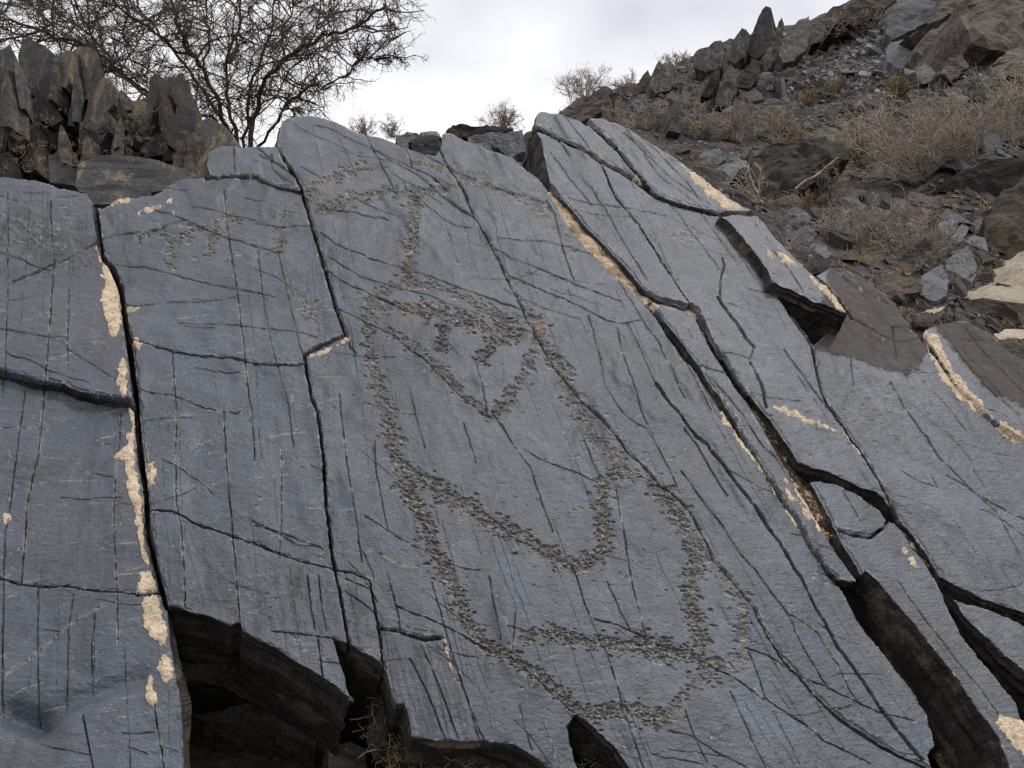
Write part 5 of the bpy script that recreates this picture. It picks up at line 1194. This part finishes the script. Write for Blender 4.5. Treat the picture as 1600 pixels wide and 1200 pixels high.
def tree_child(p, d, L, r, lev):
    n = 4 if lev == 0 else 3
    P = wander(p, d, L, n, .33 if lev < 2 else .42, .02)
    twigs.append((P, np.linspace(r, r * .45, n + 1)))
    if lev >= 3: return
    for k in range((7, 5, 3)[lev]):
        q = nprs.uniform(.12, 1); i = min(n - 1, int(q * n)); pp = P[i] + (P[i + 1] - P[i]) * (q * n - i)
        tree_child(pp, unit(P[i + 1] - P[i]) * .7 + nprs.normal(0, .62, 3), L * nprs.uniform(.36, .6), max(.0014, r * .5), lev + 1)
    if lev <= 2 and p[2] < base[2] + .75 and nprs.rand() < .16: leaves.append(P[-1])
for li, L in enumerate(LIMBS):
    A = np.array(L, float)
    P = CAM + rays(A[:, 0], A[:, 1]) * (TD + A[:, 3])[:, None]
    # refine with a little crookedness
    tt = np.arange(len(P)); t2 = np.linspace(0, len(P) - 1, (len(P) - 1) * 3 + 1)
    Q = np.stack([np.interp(t2, tt, P[:, k]) for k in range(3)], 1); Q[1:-1] += nprs.normal(0, .012, Q[1:-1].shape)
    rad = np.interp(t2, tt, A[:, 2]) * TD / F
    limb_polys.append((Q, rad))
    tot = np.linalg.norm(np.diff(Q, axis=0), axis=1).sum()
    for k in range(int(tot / (.085 if li in (0, 1) else .044))):
        q = nprs.uniform(.12, 1) ** .8 * (len(Q) - 1.001); i = int(q)
        pp = Q[i] + (Q[i + 1] - Q[i]) * (q - i); tdir = unit(Q[i + 1] - Q[i])
        tree_child(pp, tdir * .6 + nprs.normal(0, .75, 3) * np.array([1.15, 1, .85]), nprs.uniform(.18, .45) if li in (0, 1, 2) else nprs.uniform(.22, .62), nprs.uniform(.0042, .0095), 1 if nprs.rand() < .62 else 0)
for k, (Q, rad) in enumerate(limb_polys):
    V, Fq = tubes([(Q, rad)], 7); link("trunk" if k in (0, 3, 4) else "branch", mesh_np("branch", V - base, Fq, M_BARK, True), tree)
print("twigs", len(twigs))
V, Fq = tubes(twigs, 3); o = link("twigs", mesh_np("twigs", V - base, Fq, M_TWIG), tree); o['kind'] = 'stuff'
def leaf_mesh(centres, spread, size, n, seed):
    rs = np.random.RandomState(seed); C_ = np.repeat(np.asarray(centres), n, 0); C_ = C_ + rs.normal(0, spread, C_.shape)
    a = rs.normal(0, 1, C_.shape); a /= np.linalg.norm(a, axis=1)[:, None]; b = np.cross(a, rs.normal(0, 1, C_.shape)); b /= np.linalg.norm(b, axis=1)[:, None]
    s = size * rs.uniform(.6, 1.3, (len(C_), 1))
    V = np.stack([C_ - a * s, C_ + b * s * .35, C_ + a * s, C_ - b * s * .35], 1).reshape(-1, 3)
    return V, np.arange(len(V)).reshape(-1, 4)
if leaves:
    V, Fq = leaf_mesh(leaves, .03, .008, 9, 3); o = link("withered_leaves", mesh_np("withered_leaves", V - base, Fq, M_LEAF), tree); o['kind'] = 'stuff'

# ---- shrubs
def shrub(px, py, wpx, hpx, mat, label, cat="bush", group="dry shrubs on the slope", stems=26, dens=1.0, dist=None, thin=1.0, name="dry_shrub", twig_mat=None):
    p, r = hit(px, py) if dist is None else (at(px, py, dist), dist)
    m = px_m(np.linalg.norm(p - CAM)); W, Hh = wpx * m * .5, hpx * m
    ro = bpy.data.objects.new(name, None); COL.objects.link(ro); ro.location = tuple(p); tag(ro, label, cat, group)
    main, fine = [], []
    rb = max(.0022, .75 * m) * thin
    for k in range(stems):
        a = nprs.uniform(0, 6.28); e = math.sqrt(nprs.rand())
        d = np.array([math.cos(a) * e * W, math.sin(a) * e * W * .8, Hh * nprs.uniform(.6, 1.05) * (1.05 - .55 * e)])
        P = wander(np.array([math.cos(a), math.sin(a), 0]) * W * .08, d, np.linalg.norm(d), 5, .17); main.append((P, np.linspace(rb * 1.5, rb * .7, 6)))
        for q in range(int(7 * dens)):
            i = nprs.randint(1, 5); pp = P[i] + (P[i + 1] - P[i]) * nprs.rand(); L = np.linalg.norm(d) * nprs.uniform(.16, .42)
            C_ = wander(pp, unit(P[i + 1] - P[i]) + nprs.normal(0, .6, 3), L, 3, .3, .04); fine.append((C_, np.linspace(rb * .9, rb * .45, 4)))
            for s in range(int(3 * dens)):
                j = nprs.randint(0, 3); fine.append((wander(C_[j] + (C_[j + 1] - C_[j]) * nprs.rand(), unit(C_[j + 1] - C_[j]) + nprs.normal(0, .7, 3), L * nprs.uniform(.3, .6), 2, .35), rb * .5))
    V, Fq = tubes(main, 3); link("stems", mesh_np("stems", V, Fq, mat), ro)['kind'] = 'stuff'
    V, Fq = tubes(fine, 3); link("twigs", mesh_np("twigs", V, Fq, twig_mat or mat), ro)['kind'] = 'stuff'
    return ro
SH = [
 (785,203,64,42,M_TWIG,"round dark shrub on the skyline above the black jagged boulder",24,1,9),(572,215,60,34,M_TWIG,"faint thin shrub just behind the rounded summit slab, left one",14,.8,9.5),(612,214,44,36,M_TWIG,"faint thin shrub just behind the rounded summit slab, right one",12,.8,9.5),
 (915,158,70,62,M_TWIG,"sparse shrub on the skyline right of the raised block",22,.9,None),(892,160,22,66,M_TWIG,"single tall wispy twig plant on the skyline",5,1,None),(980,146,44,30,M_BUSH,"low skyline shrub left of the thumb-shaped rock",16,1,None),(1058,106,50,28,M_TWIG,"thin skyline shrub between the thumb-shaped rock and blocky outcrop",14,.9,None),
 (1014,205,80,46,M_BUSH,"brown shrub directly above the crest slab's top",30,1,None),(1092,218,78,58,M_BUSH,"leftmost brown shrub in the row below the standing slabs",34,1.1,None),(1150,222,90,62,M_BUSH,"middle brown shrub in the row below the standing slabs",36,1.1,None),(1212,218,84,54,M_BUSH,"rightmost brown shrub in the row below the standing slabs",34,1.1,None),
 (905,196,66,40,M_BUSH,"brown shrub low behind the raised block",26,1,None),(960,200,60,36,M_BUSH,"brown shrub between the raised block and the crest slab",26,1,None),
 (1268,166,40,30,M_GRASS,"small yellowish tuft beneath the grey rubble, left one",22,.8,None),(1304,146,36,26,M_GRASS,"small yellowish tuft amid the grey rubble",22,.8,None),(1410,148,46,34,M_GRASS,"yellowish round shrub above the great thorn bush",28,1,None),
 (1340,54,80,36,M_BUSH,"brown shrub near the top of the slope left of the smooth grey slab",24,1,None),(1372,20,60,30,M_BUSH,"brown shrub at the top of the photo left of the smooth grey slab",22,1,None),(1180,92,50,24,M_BUSH,"low shrub under the tall pinnacle",16,1,None),
 (1235,236,70,40,M_GRASS,"straw-coloured plant on the brown crusted ledge",26,.8,None),(1330,250,60,44,M_GRASS,"straw-coloured plant right of the big dark boulder",26,.8,None),(1290,320,90,60,M_BUSH,"tangled brown shrub beside the big dark boulder",34,1,None),(1250,330,60,40,M_GRASS,"straw-coloured tuft at the foot of the bleached sapling",26,.8,None),
 (1440,278,225,132,M_BUSH,"great thorn bush spreading over the right-hand slope",46,1.5,6.6),(1548,258,190,140,M_BUSH,"right half of the thorn thicket, behind the great thorn bush",40,1.4,7.4),(1370,264,160,98,M_BUSH,"left part of the thorn thicket, lower than the great thorn bush",36,1.3,7.6),(1605,205,140,100,M_BUSH,"thorn bush at the right edge above the others",40,1.5,8.4),
 (1402,434,140,124,M_PALE,"pale dry bush in front of the broken grey pile",44,1.6,5.0),(1318,420,140,104,M_BUSH,"brown dry bush left of the pale dry bush",40,1.5,5.1),
]
for k, (px, py, w, h, mt, lab_, st, de, di) in enumerate(SH):
    sky_ = k < 7
    shrub(px, py, w, h, M_BUSH if sky_ else mt, lab_, stems=st + (14 if sky_ and k != 4 else 0), dens=de + (.5 if sky_ else .2), dist=di, thin=.42 if sky_ else .68, twig_mat=M_PALE if 23 <= k <= 26 else None)
shrub(1184, 318, 54, 92, M_PALE, "bleached bare sapling standing in front of the big dark boulder", "sapling", "bare saplings by the crest slab", 5, 1.0, 5.2, 1.5, "bare_sapling")
shrub(1230, 390, 40, 60, M_BUSH, "thin dark twig plant rising behind the pointed crest slab", "sapling", "bare saplings by the crest slab", 4, .8, 4.4, .8, "bare_sapling")
d1, d2 = at(1244, 296, 5.6), at(1310, 246, 5.8)
V, Fq = tubes([(np.linspace(d1, d2, 6) + nprs.normal(0, .006, (6, 3)), np.linspace(.008, .004, 6))], 6)
tag(link("dead_stick", mesh_np("dead_stick", V, Fq, M_PALE)), "long bleached stick slanting across the big dark boulder", "stick")
# dry grass on the slope
gt = []
while len(gt) < 5200:
    px, py = nprs.uniform(880, 1640), nprs.uniform(-20, 520)
    if py < np.interp(px, [p[0] for p in RIDGE], [p[1] for p in RIDGE]) + 6 or nprs.rand() > vnoise(np.array(px / 46), np.array(py / 30), 301) ** 2.2 * 2: continue
    p, r = hit(px, py); m = px_m(r)
    for q in range(5):
        gt.append((wander(p + nprs.normal(0, 2.2 * m, 3), (nprs.normal(0, .45), nprs.normal(0, .45), 1), nprs.uniform(5, 15) * m, 2, .2), np.array([.55, .45, .2]) * m))
for k in range(520):
    px = nprs.uniform(-5, 330); py = nprs.uniform(120, 268)
    if (px < 165 and py < 180 and nprs.rand() < .7) or nprs.rand() > vnoise(np.array(px / 22), np.array(py / 26), 305) * 1.5 - .15: continue
    p = at(px, py, 4.75 - .3 * (py - 170) / 100 + nprs.normal(0, .12)); m = 4.6 / F
    for q in range(4): gt.append((wander(p + nprs.normal(0, 2 * m, 3), (nprs.normal(0, .5), nprs.normal(0, .4), 1), nprs.uniform(3, 9) * m, 2, .15), np.array([.4, .3, .15]) * m))
V, Fq = tubes(gt, 3); tag(link("dry_grass", mesh_np("dry_grass", V, Fq, M_GRASS)), kind='stuff')

# ================================================================== INSIDE THE DARK HOLLOW
def hollow_rock(poly, h, mat, label, thick=.10, seed=0, tilt=(0, 0), name="broken_rock"):
    c2 = np.mean(poly, 0); c = on_rock(c2[0], c2[1], h); dist = ((c - CAM) @ np.array([0, cp, sp]))
    return rock_poly(name, poly, dist, N_DIR + S_DIR * tilt[0] + U_DIR * tilt[1], thick, mat, label, "rock", "broken rocks inside the dark hollow", seed, .035, .02, .05)
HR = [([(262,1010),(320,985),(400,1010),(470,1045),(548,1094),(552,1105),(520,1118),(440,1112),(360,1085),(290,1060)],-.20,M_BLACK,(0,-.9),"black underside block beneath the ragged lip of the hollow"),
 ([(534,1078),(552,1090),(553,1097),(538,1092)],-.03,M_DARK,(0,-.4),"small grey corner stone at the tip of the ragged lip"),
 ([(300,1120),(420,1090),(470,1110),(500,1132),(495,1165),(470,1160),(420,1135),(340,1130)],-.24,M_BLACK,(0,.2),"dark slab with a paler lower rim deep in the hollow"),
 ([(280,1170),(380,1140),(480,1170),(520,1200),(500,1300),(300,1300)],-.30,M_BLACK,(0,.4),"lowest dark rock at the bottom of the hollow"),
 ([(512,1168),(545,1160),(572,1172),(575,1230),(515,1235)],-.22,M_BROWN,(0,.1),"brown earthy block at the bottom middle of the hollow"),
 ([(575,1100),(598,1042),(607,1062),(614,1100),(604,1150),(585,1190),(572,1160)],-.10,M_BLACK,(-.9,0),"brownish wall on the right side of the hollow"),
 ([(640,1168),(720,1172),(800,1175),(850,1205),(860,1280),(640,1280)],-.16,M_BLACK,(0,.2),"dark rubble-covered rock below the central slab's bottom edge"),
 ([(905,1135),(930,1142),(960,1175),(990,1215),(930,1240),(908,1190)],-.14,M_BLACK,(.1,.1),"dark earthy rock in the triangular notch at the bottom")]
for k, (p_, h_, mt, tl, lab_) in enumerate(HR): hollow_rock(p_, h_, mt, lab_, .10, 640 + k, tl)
roots = []
for k in range(420):
    w_ = nprs.rand()
    if w_ < .5: px, py = nprs.normal(612, 14), nprs.uniform(1098, 1190)
    elif w_ < .7: px, py = nprs.uniform(640, 860), nprs.uniform(1170, 1205)
    elif w_ < .85: px, py = nprs.uniform(905, 975), nprs.uniform(1130, 1200)
    else: px, py = nprs.uniform(1370, 1440), nprs.uniform(930, 1030)
    roots.append((wander(on_rock(px, py, -.10 - .04 * nprs.rand()), nprs.normal(0, 1, 3), nprs.uniform(.02, .07), 4, .5), .0008))
V, Fq = tubes(roots, 3); tag(link("dry_rootlets", mesh_np("dry_rootlets", V, Fq, M_GRASS)), kind='stuff')
